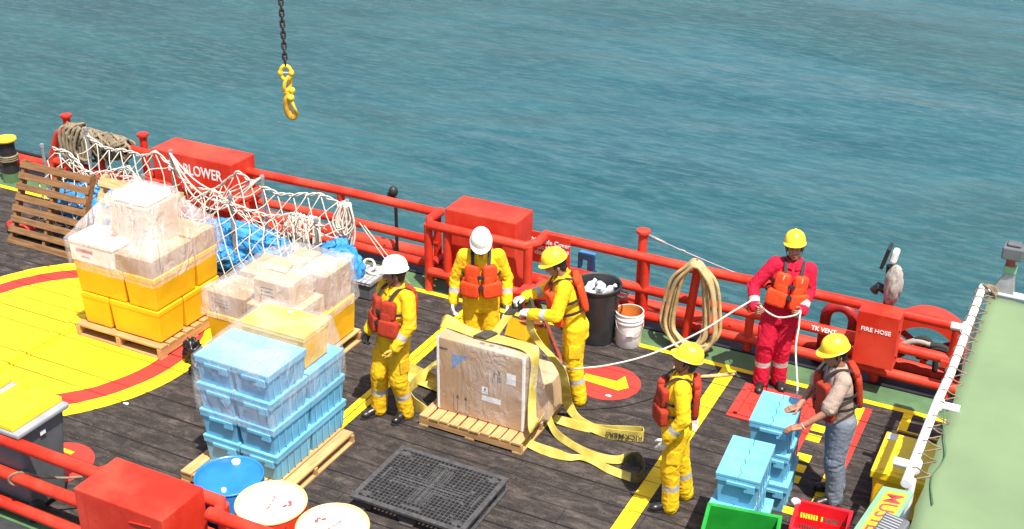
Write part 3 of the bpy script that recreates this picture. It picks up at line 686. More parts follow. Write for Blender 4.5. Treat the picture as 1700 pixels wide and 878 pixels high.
m = M(); m.box(-.22, .02, -.2105, -.2085, .12, .155); m.box(-.15, -.03, -.2105, -.2085, .06, .075); m.box(.06, .14, .02, .1, .2625, .2635); m.build('red_print', 'redink', t)
t = carton('tall brown carton at the top of the circle stack under the bubble tray', -9.40, -8.86, 9.06, 9.53, 1.147, 1.60, 'card2', group=GC)
t = thing('egg_tray', 'white bubbled tray sheet lying on the topmost carton', 'tray', (-9.13, 9.30, 1.602)); m = M(); 
m.box(-.24, .24, -.21, .21, 0, .075); m.build('tray_base', 'bubble', t, bevel=.03, seg=3)
m = M()
for i in range(8):
    for j in range(7): m.ball((-.205+.0585*i, -.175+.0585*j, .074), (.026, .026, .022), nu=8, nv=6)
m.build('tray_cups', 'bubble', t, smooth=True)
hull('stretch_film', 'clear crinkled film draped over the tallest carton on the circle stack', bx(-9.40, -8.86, 9.06, 9.53, 1.61)+bx(-9.38, -8.88, 9.1, 9.5, 1.685)+bx(-9.79, -8.62, 8.775, 9.86, 1.19)+bx(-9.79, -8.60, 8.77, 9.87, .87), amp=.026, off=.018)
# --- stack two
wood_pallet('pale wooden pallet under the wrapped low load beside the net', -8.2, -6.92, 9.0, 10.13, .14, 'y', 9)
G2 = 'yellow tubs on the low pallet load'
tub('yellow tub, end corner of low load nearest the circle stack', -8.17, -7.6, 9.03, 9.5, .142, .58, G2)
tub('yellow tub in the rear corner of low load by the net', -8.17, -7.6, 9.51, 10.1, .142, .58, G2)
tub('yellow tub, outer corner of low load nearest the standing worker', -7.38, -6.95, 9.5, 10.1, .142, .6, G2)
tub('yellow tub of the low load behind the blue crates', -7.59, -6.96, 9.03, 9.49, .142, .58, G2)
tub('yellow tub in the back middle of the low load', -7.59, -7.39, 9.5, 10.1, .142, .58, G2)
carton('brown carton on the low load nearest the circle stack, under film', -8.13, -7.65, 9.05, 9.5, .582, .83, group=GC, marks=True)
carton('brown carton at the back of the low load towards the net', -8.1, -7.66, 9.55, 10.05, .582, .86, group=GC)
carton('tall brown carton at the outer rear corner of the low load by the blue tarp', -7.36, -6.99, 9.62, 10.08, .602, 1.0, group=GC)
carton('tall brown carton in the rear middle of the low load under film', -7.64, -7.37, 9.62, 10.08, .582, 1.02, group=GC)
carton('flat carton under the open topped carton on the low load', -7.63, -7.02, 9.06, 9.6, .602, .80, 'card2', group=GC)
carton('brown carton with a lifted flap at the top of the low load', -7.58, -7.12, 9.14, 9.56, .802, 1.07, 'card2', flaps=True, marks=True, group=GC)
hull('stretch_film', 'clear crinkled film over the low load beside the blue tarp', bx(-7.66, -6.98, 9.62, 10.09, 1.05)+bx(-8.15, -7.1, 9.03, 10.1, .86)+bx(-8.19, -6.94, 9.01, 10.12, .56)+bx(-7.6, -7.1, 9.12, 9.6, 1.085), amp=.026, off=.018)
# --- stack three: blue crates
wood_pallet('long brown pallet under the wrapped blue crates beside the drums', -6.96, -5.88, 7.12, 8.40, .115, 'y', 8)
G3 = 'blue lidded crates in the wrapped stack'
hc = .2835; cw = .415; cd = .565
rowname = ['bottom layer', 'second layer', 'third layer', 'top layer']
rn = random.Random(5)
for k in range(4):
    for i, x in enumerate((-6.655, -6.235)):
        side = ('beside blue drum', 'facing plastic pallet')[i]
        crate(cw, cd, hc, (x+rn.uniform(-.006, .006), 7.645+rn.uniform(-.006, .006), .118+k*hc), rn.uniform(-.012, .012), f'light blue crate {side}, {rowname[k]} of the front columns in the wrapped stack', G3)
for k in range(3):
    for i, x in enumerate((-6.655, -6.235)):
        side = ('behind others below the yellow tub', 'in rear column nearest the worker')[i]
        crate(cw, cd, hc, (x+rn.uniform(-.006, .006), 8.215+rn.uniform(-.006, .006), .118+k*hc), rn.uniform(-.012, .012), f'light blue crate {side}, {rowname[k]} of wrapped stack', G3)
tub('yellow lidded tub on top of the wrapped blue crates', -6.80, -6.075, 7.96, 8.37, .97, 1.33, 'lidded yellow tubs', lid=True)
hull('stretch_film', 'thin clear film wound round the upper blue crates and tub', bx(-6.87, -6.025, 7.35, 7.93, 1.258)+bx(-6.81, -6.07, 7.95, 8.4, 1.352)+bx(-6.88, -6.02, 7.34, 8.5, .92)+bx(-6.875, -6.02, 7.345, 8.5, .66), amp=.006, off=.007, mat='filmclear')
# --- central box
wood_pallet('fresh slatted wooden pallet under the big strapped carton', -5.48, -4.34, 8.95, 9.9, .125, 'y', 10)
t = thing('shipping_carton', 'big upright wrapped carton with blue triangle on the fresh pallet', 'box', (-4.89, 9.29, .127)); c = t.location
X0, X1, Y0, Y1, Z0, Z1 = -5.37, -4.41, 9.14, 9.43, .127, .955
m = M(c); m.box(X0, X1, Y0, Y1, Z0, Z1); m.build('box_body', 'card', t, bevel=.008)
yf = Y0-.0015
def flat(name, mat, polys, y=yf):
    q = M(c)
    for P in polys: q.add([(x, y, z) for x, z in P], [tuple(range(len(P)))])
    return q.build(name, mat, t)
def rc(a, b, d, e): return [(a, d), (b, d), (b, e), (a, e)]
flat('blue_triangle', 'blueink', [[(-5.20, .80), (-5.20, .63), (-5.02, .82)]])
flat('paper_label', 'label', [rc(-4.60, -4.50, .63, .75), rc(-4.87, -4.80, .45, .53), rc(-4.87, -4.66, .37, .43)])
flat('arrow_marks', 'ink', [rc(-5.143, -5.137, .17, .34), rc(-5.053, -5.047, .17, .34), [(-5.16, .31), (-5.14, .36), (-5.12, .31)], [(-5.07, .31), (-5.05, .36), (-5.03, .31)], rc(-5.19, -5.01, .15, .155), rc(-5.19, -5.185, .15, .34), rc(-5.015, -5.01, .15, .34)])
flat('printed_symbols', 'ink', [rc(-4.70, -4.66, .62, .68), rc(-4.69, -4.67, .70, .75), rc(-4.76, -4.745, .60, .66), rc(-4.74, -4.725, .66, .74), rc(-4.855, -4.815, .47, .475), rc(-4.845, -4.825, .485, .515), rc(-5.34, -5.25, .83, .85)], yf-.001)
q = M(c)
for x in (-4.93, -4.83, -4.73): q.add([(x, 9.2, Z1+.0015), (x+.05, 9.2, Z1+.0015), (x+.05, 9.24, Z1+.0015), (x, 9.24, Z1+.0015)], [(0, 1, 2, 3)])
q.build('top_symbols', 'ink', t)
q = M(c)
for x in (X0+.012, X1-.012):
    for y in (Y0+.012,): q.box(x-.014, x+.014, y-.0145, y+.012, Z0+.01, Z1+.002)
q.build('corner_guard', 'helmw', t, bevel=.004)
carton('lower wrapped carton behind the big strapped one on the fresh pallet', -5.1, -4.29, 9.445, 9.86, .127, .54, 'card2', name='shipping_carton')
hull('stretch_film', 'tight clear film round the two cartons on the fresh pallet', bx(X0-.004, X1+.004, Y0-.004, Y1+.004, .955)+bx(X0-.004, X1+.01, Y0-.004, Y1+.01, .15)+bx(X0+.3, -4.285, 9.44, 9.87, .545)+bx(X0+.3, -4.285, 9.44, 9.87, .15), amp=.004, off=.007, mat='filmclear')

# --- stacked crates by the worker in grey
G4 = 'blue lidded crates beside the man in the beige shirt'
for k, (dx, dy, rz) in enumerate(((.045, .05, .10), (-.015, -.035, .03), (.0, .0, .07))):
    crate(.37, .60, .3, (-2.085+dx, 8.63+dy, k*.3), rz, f'light blue crate, {rowname[k] if k < 2 else "top"} of the short stack behind the green crate', G4)
for k, (dx, dy, rz) in enumerate(((.02, -.02, .08), (.0, .01, .04), (-.01, .0, .06))):
    crate(.38, .54, .3, (-2.055+dx, 9.49+dy, k*.3), rz, ('light blue crate at the bottom of the stack the beige shirted man leans on', 'light blue crate in the middle of the stack the beige shirted man leans on', 'light blue crate under the hands of the beige shirted man')[k], G4)
def open_crate(name, label, c, w_, d_, h_, rz, mat, perf):
    t = thing(name, label, 'crate', c, rz, 'open plastic crates'); m = M(); th = .012
    m.box(-w_/2, w_/2, -d_/2, d_/2, 0, .012); m.build('crate_floor', mat, t)
    def wall(a, b, horiz, pos):
        q = M()
        if not perf: (q.box(a, b, pos-th/2, pos+th/2, .012, h_) if horiz else q.box(pos-th/2, pos+th/2, a, b, .012, h_))
        else:
            L = b-a; n = int(L/.022)
            bands = [(.012, .07), (.13, .19), (.25, h_)]
            for z0, z1 in bands: (q.box(a, b, pos-th/2, pos+th/2, z0, z1) if horiz else q.box(pos-th/2, pos+th/2, a, b, z0, z1))
            for z0, z1 in ((.071, .129), (.191, .249)):
                for k in range(n):
                    s = a+L*k/n
                    solid = (k % 8) in (0,)
                    e = s+(L/n if solid else .008)
                    (q.box(s, e, pos-th/2+.001, pos+th/2-.001, z0-.002, z1+.002) if horiz else q.box(pos-th/2+.001, pos+th/2-.001, s, e, z0-.002, z1+.002))
        q.build('crate_wall', mat, t, bevel=0 if perf else .004)
    wall(-w_/2, w_/2, True, -d_/2+th/2); wall(-w_/2, w_/2, True, d_/2-th/2); wall(-d_/2+th+.001, d_/2-th-.001, False, -w_/2+th/2); wall(-d_/2+th+.001, d_/2-th-.001, False, w_/2-th/2)
    q = M(); k = .02
    for a in ((-w_/2-k, w_/2+k, -d_/2-k, -d_/2+.002), (-w_/2-k, w_/2+k, d_/2-.002, d_/2+k), (-w_/2-k, -w_/2+.002, -d_/2+.003, d_/2-.003), (w_/2-.002, w_/2+k, -d_/2+.003, d_/2-.003)): q.box(*a, h_-.018, h_+.004)
    q.build('crate_rim', mat, t, bevel=.004)
    return t
open_crate('open_crate', 'tall bright green open crate in front of the short blue crate stack', (-1.93, 8.085, .02), .57, .36, .63, R(10), 'gcrate', False)
open_crate('open_crate', 'red slotted open crate at the feet of the beige shirted man', (-1.43, 8.80, .02), .44, .40, .36, R(6), 'rcrate', True)
crumple('white_rag', tag(thing('cloth_scrap', 'small white rag on the corner of the red slotted crate', 'rag', (-1.69, 8.93, .385)), None), 'label', (-1.69, 8.95, .375), (.05, .05, .04), 9, .4, (-1.69, 8.93, .385), 16, 10)
# --- plastic pallet
px0, px1, py0, py1, pz = -5.34, -4.19, 7.50, 8.40, .14
t = thing('plastic_pallet', 'black plastic lattice pallet lying on the deck beside the drums', 'pallet', ((px0+px1)/2, (py0+py1)/2, 0)); c = t.location
m = M(c)
for a in ((px0, px1, py0, py0+.05), (px0, px1, py1-.05, py1), (px0, px0+.05, py0+.051, py1-.051), (px1-.05, px1, py0+.051, py1-.051)): m.box(*a, pz-.03, pz)
m.build('rim_frame', 'palgrey', t, bevel=.004)
m = M(c); nx, ny = 25, 20
for k in range(1, nx): x = px0+.05+(px1-px0-.1)*k/nx; m.box(x-.0035, x+.0035, py0+.05, py1-.05, pz-.04, pz-.004)
for k in range(1, ny): y = py0+.05+(py1-py0-.1)*k/ny; m.box(px0+.05, px1-.05, y-.0035, y+.0035, pz-.041, pz-.0055)
m.build('lattice', 'palgrey', t)
m = M(c); mx, my = (px0+px1)/2, (py0+py1)/2
m.box(px0+.22, px1-.22, my-.012, my+.012, pz-.03, pz-.001); m.box(mx-.012, mx+.012, py0+.18, py1-.18, pz-.03, pz-.0015)
for dx in (-.08, -.045, .045, .08): m.box(mx+dx-.006, mx+dx+.006, py0+.16, my-.03, pz-.03, pz-.002); m.box(mx+dx-.006, mx+dx+.006, my+.03, py1-.16, pz-.03, pz-.002)
for dy in (-.07, -.04, .04, .07): m.box(px0+.2, mx-.03, my+dy-.006, my+dy+.006, pz-.03, pz-.0025); m.box(mx+.03, px1-.2, my+dy-.006, my+dy+.006, pz-.03, pz-.0025)
for x in (px0+.11, px1-.11):
    for y in (py0+.10, py1-.10): m.box(x-.055, x+.055, y-.02, y+.02, pz-.03, pz-.002); m.box(x-.02, x+.02, y-.04, y+.04, pz-.03, pz-.0022)
rn = random.Random(8)
for i in range(5):
    for j in range(4):
        m.lathe([(.016, pz-.03), (.016, pz-.001)], (px0+.2+i*.19+rn.uniform(-.01, .01), py0+.17+j*.19, 0), 10)
m.box(mx-.1, mx+.1, py0+.09, py0+.115, pz-.03, pz-.002); m.box(mx-.1, mx+.1, py1-.115, py1-.09, pz-.03, pz-.002); m.box(px0+.09, px0+.115, my-.1, my+.1, pz-.03, pz-.002); m.box(px1-.115, px1-.09, my-.1, my+.1, pz-.03, pz-.002)
m.build('cross_ribs', 'palgrey', t)
for x in (px0+.02, mx-.09, px1-.2):
    for y in (py0+.02, my-.09, py1-.2): q = M(c); q.box(x, x+.18, y, y+.18, .024, pz-.042); q.build('foot', 'palgrey', t, bevel=.01)
m = M(c)
for x in (px0, mx-.07, px1-.14): m.box(x, x+.14, py0, py1, .0, .022)
m.build('skids', 'palgrey', t, bevel=.005)
# --- drums
def drum(label, c, body, lid, rimmat, marks, zs=1):
    t = thing('drum', label, 'drum', (*c, 0), 0, 'drums beside the railing'); r = .285; m = M(); t.scale.z = zs
    m.lathe([(r*.97, .0), (r, .02), (r, .27), (r+.008, .285), (r, .30), (r, .56), (r+.008, .575), (r, .59), (r, .84), (r*.985, .862)], (0, 0, 0), 48); m.build('drum_shell', body, t, smooth='auto')
    m = M(); m.lathe([(r-.016, .852), (r-.006, .857), (r+.004, .872), (r+.001, .887), (r-.01, .89), (r-.018, .864)], (0, 0, 0), 48, caps=(0, 0)); m.build('drum_rim', rimmat, t, smooth=True)
    m = M(); m.lathe([(0, .872), (r*.5, .872), (r*.93, .868), (r-.016, .865)][::-1], (0, 0, 0), 48); tl = m.build('drum_lid', lid, t, smooth=True)
    h = hh; q1 = h*.205 + Vector((.02, 0, 0)); q2 = -h*.2
    for q, rr in ((q1, .037), (q2, .021)):
        m = M(); m.lathe([(rr, .868), (rr, .892), (rr*.85, .897), (0, .897)], (q.x, q.y, 0), 16); m.build('bung_cap', 'white' if marks else 'foam', tl, smooth='auto')
    return t
d1 = drum('blue plastic drum with two caps beside the wrapped crates', (-5.85, 6.53), 'drumblue', 'drumblue', 'drumblue', False, .91)
d2 = drum('red drum with a white lid next to the blue drum', (-5.255, 6.315), 'red', 'drumlid', 'rim', True)
d3 = drum('red drum with a white lid nearest the black lattice pallet', (-4.655, 6.29), 'red', 'drumlid', 'rim', True)
for d, ang in ((d2, R(-100)), (d3, R(50))):
    X = Vector((math.cos(ang+YAW), math.sin(ang+YAW), 0)); Y = Vector((-X.y, X.x, 0)); q = M()
    q.tube([X*(.085*math.cos(a)) + Y*(.036*math.sin(a)) + Vector((0, 0, .875)) for a in np.linspace(0, 2*math.pi, 36)[:-1]], .0032, 5, True); q.build('logo_ring', 'redink', d)
    text('lettering', 'VERITRAN', .036, 'redink', d, X, Y, (0, 0, .8745), ext=.0008)
    off = X*-.0 + Y*.13; q = M()
    for a, b, cc in (((-.05, .0), (-.02, .03), .014), ((-.015, .035), (.015, .02), .012), ((.0, .0), (.035, -.02), .014)):
        A = off + X*a[0] + Y*a[1]; B = off + X*b[0] + Y*b[1]; nn = (B-A).cross(Vector((0, 0, 1))).normalized()*cc
        q.add([A-nn+Vector((0, 0, .8745)), A+nn+Vector((0, 0, .8745)), B+nn+Vector((0, 0, .8745)), B-nn+Vector((0, 0, .8745))], [(0, 1, 2, 3)])
    q.build('logo_mark', 'redink', d)
# --- wheelie bins
def wheelie(label, cx_, cy_):
    t = thing('wheelie_bin', label, 'bin', (cx_, cy_, 0), 0, 'yellow lidded wheelie bins'); w_, d_ = .285, .29
    m = M(); m.add([(-.2, -.19, .06), (.2, -.19, .06), (.2, .2, .06), (-.2, .2, .06), (-.265, -.265, .93), (.265, -.265, .93), (.265, .275, .93), (-.265, .275, .93)], [(3, 2, 1, 0), (4, 5, 6, 7), (0, 1, 5, 4), (1, 2, 6, 5), (2, 3, 7, 6), (3, 0, 4, 7)])
    m.build('bin_body', 'grey', t, bevel=.03, seg=3)
    m = M(); m.box(-.29, .305, -.29, .305, .91, .965); m.build('bin_rim', 'lgrey', t, bevel=.02, seg=3)
    m = M(); m.box(-.28, .235, -.275, .295, .967, 1.01); m.box(-.25, .2, -.24, .26, 1.008, 1.022); tl = m.build('lid', 'ylid', t, bevel=.03, seg=3)
    m = M(); m.box(.135, .16, .1, .24, 1.0, 1.03); m.build('lid_grip', 'ylid', tl, bevel=.008); m = M(); m.box(-.22, -.12, .25, .275, 1.0, 1.04); m.build('lid_grip', 'ylid', tl, bevel=.008)
    m = M(); m.tube(smooth_path([(-.06, -.24, 1.012), (-.06, -.30, .99), (-.04, -.33, .95)], 4), .013, 8); m.build('lid_hinge', 'ylid', tl)
    text('lettering', 'VJSO', .085, 'ybin', tl, (-1, 0, 0), (0, -1, 0), (-.04, .12, 1.023))
    m = M(); m.box(.266, .272, -.03, .03, .80, .84); m.build('paper_label', 'label', t)
    for s in (-1, 1):
        m = M(); q = Matrix.Translation((s*.24, -.2, .1)) @ Matrix.Rotation(R(90), 4, 'Y'); m.lathe([(0, -.025), (.07, -.025), (.1, -.02), (.1, .02), (.07, .025), (0, .025)], (0, 0, 0), 20, t=q); m.build('wheel', 'bplastic', t, smooth='auto')
    m = M(); m.tube([(-.22, -.2, .1), (.22, -.2, .1)], .015, 8); m.build('axle', 'steel', t)
    return t
wb = wheelie('grey wheelie bin with yellow lid beside the red vent box', -7.93, 6.27)
dup(wb, (-8.56, 6.29, 0), R(2), 'grey wheelie bin with yellow lid farther from the red vent box')
# --- black rubbish bin and bucket
t = thing('rubbish_bin', 'tall black plastic bin full of clear bottles by the railing', 'bin', (-4.62, 11.42, 0)); m = M()
m.lathe([(0, .03), (.19, .03), (.245, .69), (.262, .70), (.27, .69), (.262, .66), (.252, .66), (.205, .01), (.19, 0), (0, 0)][::-1], (0, 0, 0), 40); m.build('bin_shell', 'bplastic', t, smooth='auto')
for a in (0, math.pi):
    m = M(); m.tube(smooth_path([(.25*math.cos(a)+.0, -.07, .63), (.33*math.cos(a), -.06, .62), (.33*math.cos(a), .06, .62), (.25*math.cos(a), .07, .63)], 4), .014, 8); m.build('handle', 'bplastic', t, smooth=True)
rn = random.Random(4)
for k, lab in enumerate(['clear crushed bottle lying across the rubbish in the black bin', 'white topped bottle standing up in the black bin', 'clear bottle by the far lip of the black bin', 'clear bottle leaning on the near lip of the black bin', 'small pale bottle in the middle of the black bin']):
    a = k*1.3+.4; r_ = .12 if k != 4 else .02; b = thing('plastic_bottle', lab, 'bottle', (-4.62+r_*math.cos(a), 11.42+r_*math.sin(a), .60), 0, 'bottles in the black bin')
    q = Matrix.Rotation(rn.uniform(0, 6), 4, 'Z') @ Matrix.Rotation(R(40+35*(k % 2)), 4, 'X'); m = M(); m.lathe([(0, -.10), (.045, -.10), (.05, -.06), (.043, .0), (.05, .05), (.02, .09), (.018, .1)], (0, 0, 0), 14, t=q); m.build('bottle_body', 'clear', b, smooth=True)
    m = M(); m.lathe([(.022, .1), (.022, .125), (0, .125)], (0, 0, 0), 12, t=q); m.build('bottle_cap', 'label', b)
o = crumple('rubbish_filling', None, 'bplastic', (0, 0, .5), (.215, .215, .06), 5, .3); tag(o, 'black bin liner and rubbish filling the black bin below the bottles', 'rubbish'); o.location = (-4.62, 11.42, 0)
t = thing('bucket', 'white paint bucket with a stained orange inside near the hose', 'bucket', (-4.25, 11.47, 0)); m = M()
m.lathe([(.135, .0), (.142, .01), (.15, .30), (.160, .305), (.160, .318), (.152, .322), (.153, .345), (.162, .35), (.162, .362), (.153, .366), (.155, .405), (.160, .41), (.158, .418), (.148, .418)], (0, 0, 0), 36, 0, caps=(1, 0)); m.build('bucket_shell', 'white', t, smooth='auto')
m = M(); m.lathe([(.1475, .416), (.14, .2), (.13, .02), (0, .02)], (0, 0, 0), 36, caps=(0, 0)); m.build('bucket_inside', 'orange', t, smooth='auto')
m = M(); m.tube(smooth_path([Vector((0, 0, 0)) + rt*.158*math.cos(a) - hh*(.155+.01*math.sin(a)) * (abs(math.sin(a))**.3) + Vector((0, 0, .345-.16*math.sin(a))) for a in np.linspace(0, math.pi, 9)], 3), .004, 6); m.build('wire_handle', 'steel', t, smooth=True)
m = M(); q = Matrix.Translation(-hh*.166 + Vector((.0, 0, .19))) @ Matrix.Rotation(YAW, 4, 'Z'); m.box(-.04, .04, -.01, .01, -.01, .01, t=q); m.build('handle_grip', 'white', t, bevel=.004)
# --- yellow chest under the awning
t = thing('deck_chest', 'yellow plastic chest on the deck in the shade of the green canopy', 'chest', (-.62, 9.95, 0)); m = M()
m.add([(-.53, -.30, .02), (.53, -.30, .02), (.53, .30, .02), (-.53, .30, .02), (-.56, -.33, .38), (.56, -.33, .38), (.56, .33, .38), (-.56, .33, .38)], [(3, 2, 1, 0), (4, 5, 6, 7), (0, 1, 5, 4), (1, 2, 6, 5), (2, 3, 7, 6), (3, 0, 4, 7)])
for k in range(4): m.box(-.545+.3*k, -.42+.3*k, -.335, -.3, .03, .37)
m.build('chest_body', 'ybin', t, bevel=.02)
m = M(); m.box(-.58, .58, -.35, .35, .385, .46); m.box(-.53, .53, -.3, .3, .458, .475); m.build('lid', 'ylid', t, bevel=.02, seg=3)
m = M(); m.box(-.55, -.47, .2, .3, .4755, .477); m.build('paper_label', 'label', t)
m = M(); m.lathe([(.02, 0), (.02, .015)], (0, 0, 0), 12, t=Matrix.Translation((-.45, -.336, .06)) @ Matrix.Rotation(R(90), 4, 'X')); m.build('drain_plug', 'label', t)
# ------------------------------------------------------------------ loose gear
def at(px, py, z):
    d = fw + rt*((px-850)/2060) - up*((py-439)/2060); k = (z-6.9)/d.z
    return Vector((d.x*k, d.y*k, z))
def atx(px, py, X):
    d = fw + rt*((px-850)/2060) - up*((py-439)/2060); k = X/d.x
    return Vector((X, d.y*k, 6.9+d.z*k))
def leaning(label, x0, x1, yb, yt, zt, ns, mats, skip=()):
    t = thing('wooden_pallet', label, 'pallet', ((x0+x1)/2, yb, 0), 0, 'wooden pallets leaning on the net posts'); L = math.hypot(yt-yb, zt); w_ = (x1-x0)/2
    q = Matrix.Rotation(-math.atan2(yt-yb, zt), 4, 'X'); rn = random.Random(int(x0*10)); m = M(); p = L/ns
    for k in range(ns):
        if k in skip: continue
        z = k*p; a = rn.uniform(-.012, .012); m.box(-w_+a, w_+a, .0, .02, z+.004+rn.uniform(0, .006), z+p*.64, t=q)
    m.build('deck_boards', mats, t, bevel=.003)
    for x in (-w_+.01, -.02, w_-.06): m = M(); m.box(x, x+.045, .021, .115, .0, L-.03, t=q); m.build('stringer', 'oldwood' if mats == 'oldwood' else 'oldwood2', t, bevel=.003)
    m = M()
    for k in (0, ns//2, ns-1): m.box(-w_, w_, .116, .136, k*p, k*p+p*.64, t=q)
    m.build('bottom_boards', mats, t, bevel=.003)
leaning('dark weathered pallet leaning upright beside the tub stack', -12.42, -11.22, 10.14, 10.62, 1.03, 8, 'oldwood')
leaning('pale pallet leaning upright behind the tall carton', -11.12, -9.86, 10.22, 10.68, 1.05, 6, 'oldwood2', (1, 2, 3))
# cargo net
posts = [(-12.2, 11.55, 1.18), (-10.66, 11.46, 1.16), (-9.13, 11.36, 1.14), (-7.8, 11.24, 1.13), (-12.45, 11.0, 1.08), (-10.6, 10.86, 1.05), (-9.22, 10.84, 1.06), (-7.9, 10.74, 1.06)]
lab = ['grey net stanchion beside the rope bundle', 'grey net stanchion in front of the blower box lettering', 'grey net stanchion at the free end of the blower box', 'grey net stanchion by the railing, hung with loose rope', 'grey net stanchion behind the dark leaning pallet', 'grey net stanchion behind the pale leaning pallet', 'grey net stanchion rising from the long blue tarp', 'grey net stanchion beside the bunched blue tarp']
for (x, y, z), l in zip(posts, lab):
    o = M((x, y, 0)); o.tube([(x, y, 0), (x, y, z)], .024, 8); o.tube([(x, y, z-.05), (x, y, z-.01)], .03, 8); o.box(x-.06, x+.06, y-.06, y+.06, 0, .012); tag(o.build('stanchion', 'steel'), l, 'stanchion', 'posts of the cargo net')
def netpt(u, v):
    """u along the ship 0..1, v: back top edge 0 -> front top edge 1 -> front foot 2"""
    x = -12.25 + 4.5*u; k = u*3.3; sag = abs(math.sin(math.pi*k))*(1.0, 2.1, .8, .6)[min(3, int(k))]
    back = Vector((x, 11.56-.32*u, 1.12 - .19*sag)); front = Vector((x-.04, 11.02-.28*u, 1.04 - .16*sag))
    j = Vector((noise.noise((u*9, v*3, 1)), noise.noise((u*9, v*3, 5)), noise.noise((u*9, v*3, 9))))*.07
    if v <= 1: p = back.lerp(front, v); p.z -= .34*math.sin(math.pi*v)*(1+.3*math.sin(u*17))
    else: p = front.lerp(Vector((x-.1, 10.62-.3*u, .10+.04*math.sin(u*31))), v-1); p.y -= .08*math.sin(math.pi*(v-1))
    return p + j
net = thing('cargo_net', 'white rope cargo net draped over grey stanchions beside the blower box', 'net', (-10, 11.2, 0)); m = M(net.location)
NU = 20; NVn = 7
for i in range(-NVn, NU):
    for s in (1, -1):
        pts = []
        for k in range(NVn*3+1):
            v = 2*k/(NVn*3); uu = (i + (k/3 if s > 0 else NVn-k/3))/NU
            if 0 <= uu <= 1: pts.append(netpt(uu, v))
        if len(pts) > 2: m.tube(pts, .0068, 5)
m.build('net_mesh', 'rope', net, smooth=True)
m = M(net.location)
for v, r in ((0, .0095), (1, .009), (1.98, .009)):
    for ph in (0, 2.2):
        m.tube([netpt(u, v) + Vector((0, .018*math.sin(u*120+ph), .018*math.cos(u*120+ph))) for u in np.linspace(0, 1, 150)], r, 6)
for k in range(3): m.tube(smooth_path([Vector((-10.66, 11.44, 1.13)), Vector((-10.2, 11.38-.05*k, .84-.08*k)), Vector((-9.7, 11.34-.06*k, .80-.09*k)), Vector((-9.13, 11.34, 1.12))], 8), .011, 6)
m.build('border_rope', 'rope', net, smooth=True)
t = thing('rope_bundle', 'loose white rope bunched on the stanchion next to the bunched blue tarp', 'rope', (-7.8, 11.2, .4)); m = M(t.location); rn = random.Random(11)
for k in range(11):
    x = -7.86+.012*k; y = 11.2+rn.uniform(-.05, .05); d = rn.uniform(.3, .6)
    m.tube(smooth_path([(x, y, 1.1), (x-.07+rn.uniform(-.03, .03), y-.05, 1.1-d*.6), (x+rn.uniform(-.05, .05), y-.06, 1.1-d), (x+.08+rn.uniform(-.03, .03), y-.03, 1.1-d*.6), (x+.03, y, 1.12)], 5), .0115, 6)
m.build('rope_loops', 'rope', t, smooth=True)
t = thing('rope_bundle', 'loose white rope bunched between the two blue tarps', 'rope', (-8.2, 10.95, .3)); m = M(t.location)
for k in range(12):
    x = -8.4+.03*k; d = rn.uniform(.35, .6); y = 10.9+rn.uniform(-.04, .04)
    m.tube(smooth_path([(x, y+.05, .95), (x-.05+rn.uniform(-.04, .04), y-.05, .9-d*.5), (x+.03, y-.07, .9-d), (x+.09, y-.05, .85-d*.5), (x+.04, y+.05, .95)], 5), .0115, 6)
m.build('rope_loops', 'rope', t, smooth=True)
# tarps
t = thing('blue_tarp', 'long rolled blue tarp lying under the cargo net', 'tarp', (-9.15, 11.1, 0))
crumple('tarp_roll', t, 'tarp', (-9.2, 11.1, .26), (1.02, .25, .30), 2, .22, t.location, 70, 30, .012, 3.2, Matrix.Rotation(R(-4), 3, 'Z'))
crumple('tarp_fold', t, 'tarp', (-9.5, 10.85, .16), (.5, .16, .2), 6, .3, t.location, 50, 24, .012, 3.4)
t = thing('blue_tarp', 'bunched blue tarp standing up beside the checker plate step', 'tarp', (-7.78, 11.1, 0))
crumple('tarp_bunch', t, 'tarp', (-7.84, 11.05, .27), (.36, .2, .44), 4, .28, t.location, 64, 36, .012, 2.8, Matrix.Rotation(R(25), 3, 'Y'))
t = thing('blue_tarp', 'dark blue tarp heaped behind the leaning dark pallet', 'tarp', (-11.9, 11.05, 0))
crumple('tarp_heap', t, 'tarp', (-11.75, 11.1, .28), (.85, .25, .36), 8, .3, t.location, 60, 30, .012, 3)
# checker plate step
t = thing('step_plate', 'checker plate aluminium step beside the bunched blue tarp', 'step', (-7.5, 11.2, 0)); m = M(t.location)
m.box(-7.68, -7.33, 10.95, 11.42, .2, .245); m.build('tread_plate', 'tread', t, bevel=.006)
m = M(t.location); m.box(-7.66, -7.35, 10.97, 11.40, .01, .198); m.build('step_base', 'grey', t, bevel=.01)
o = M((-7.55, 11.35, .26)); o.tube(smooth_path([at(610, 452, .27), at(622, 443, .3), at(618, 432, .33), at(606, 432, .3), at(604, 446, .27), at(620, 455, .26), at(636, 452, .26)], 6), .016, 7); tag(o.build('rope_end', 'rope', smooth=True), 'short coil of white rope lying on the checker plate step', 'rope')
o = M((-7.3, 11.6, .3)); o.tube([(-7.75, 11.5, .7), (-7.15, 11.55, .02)], .007, 5); o.tube([(-7.78, 11.45, .75), (-7.22, 11.5, .02)], .006, 5); tag(o.build('guy_line', 'rope', smooth=True), 'thin pair of guy lines slanting from the net post past the step', 'rope')
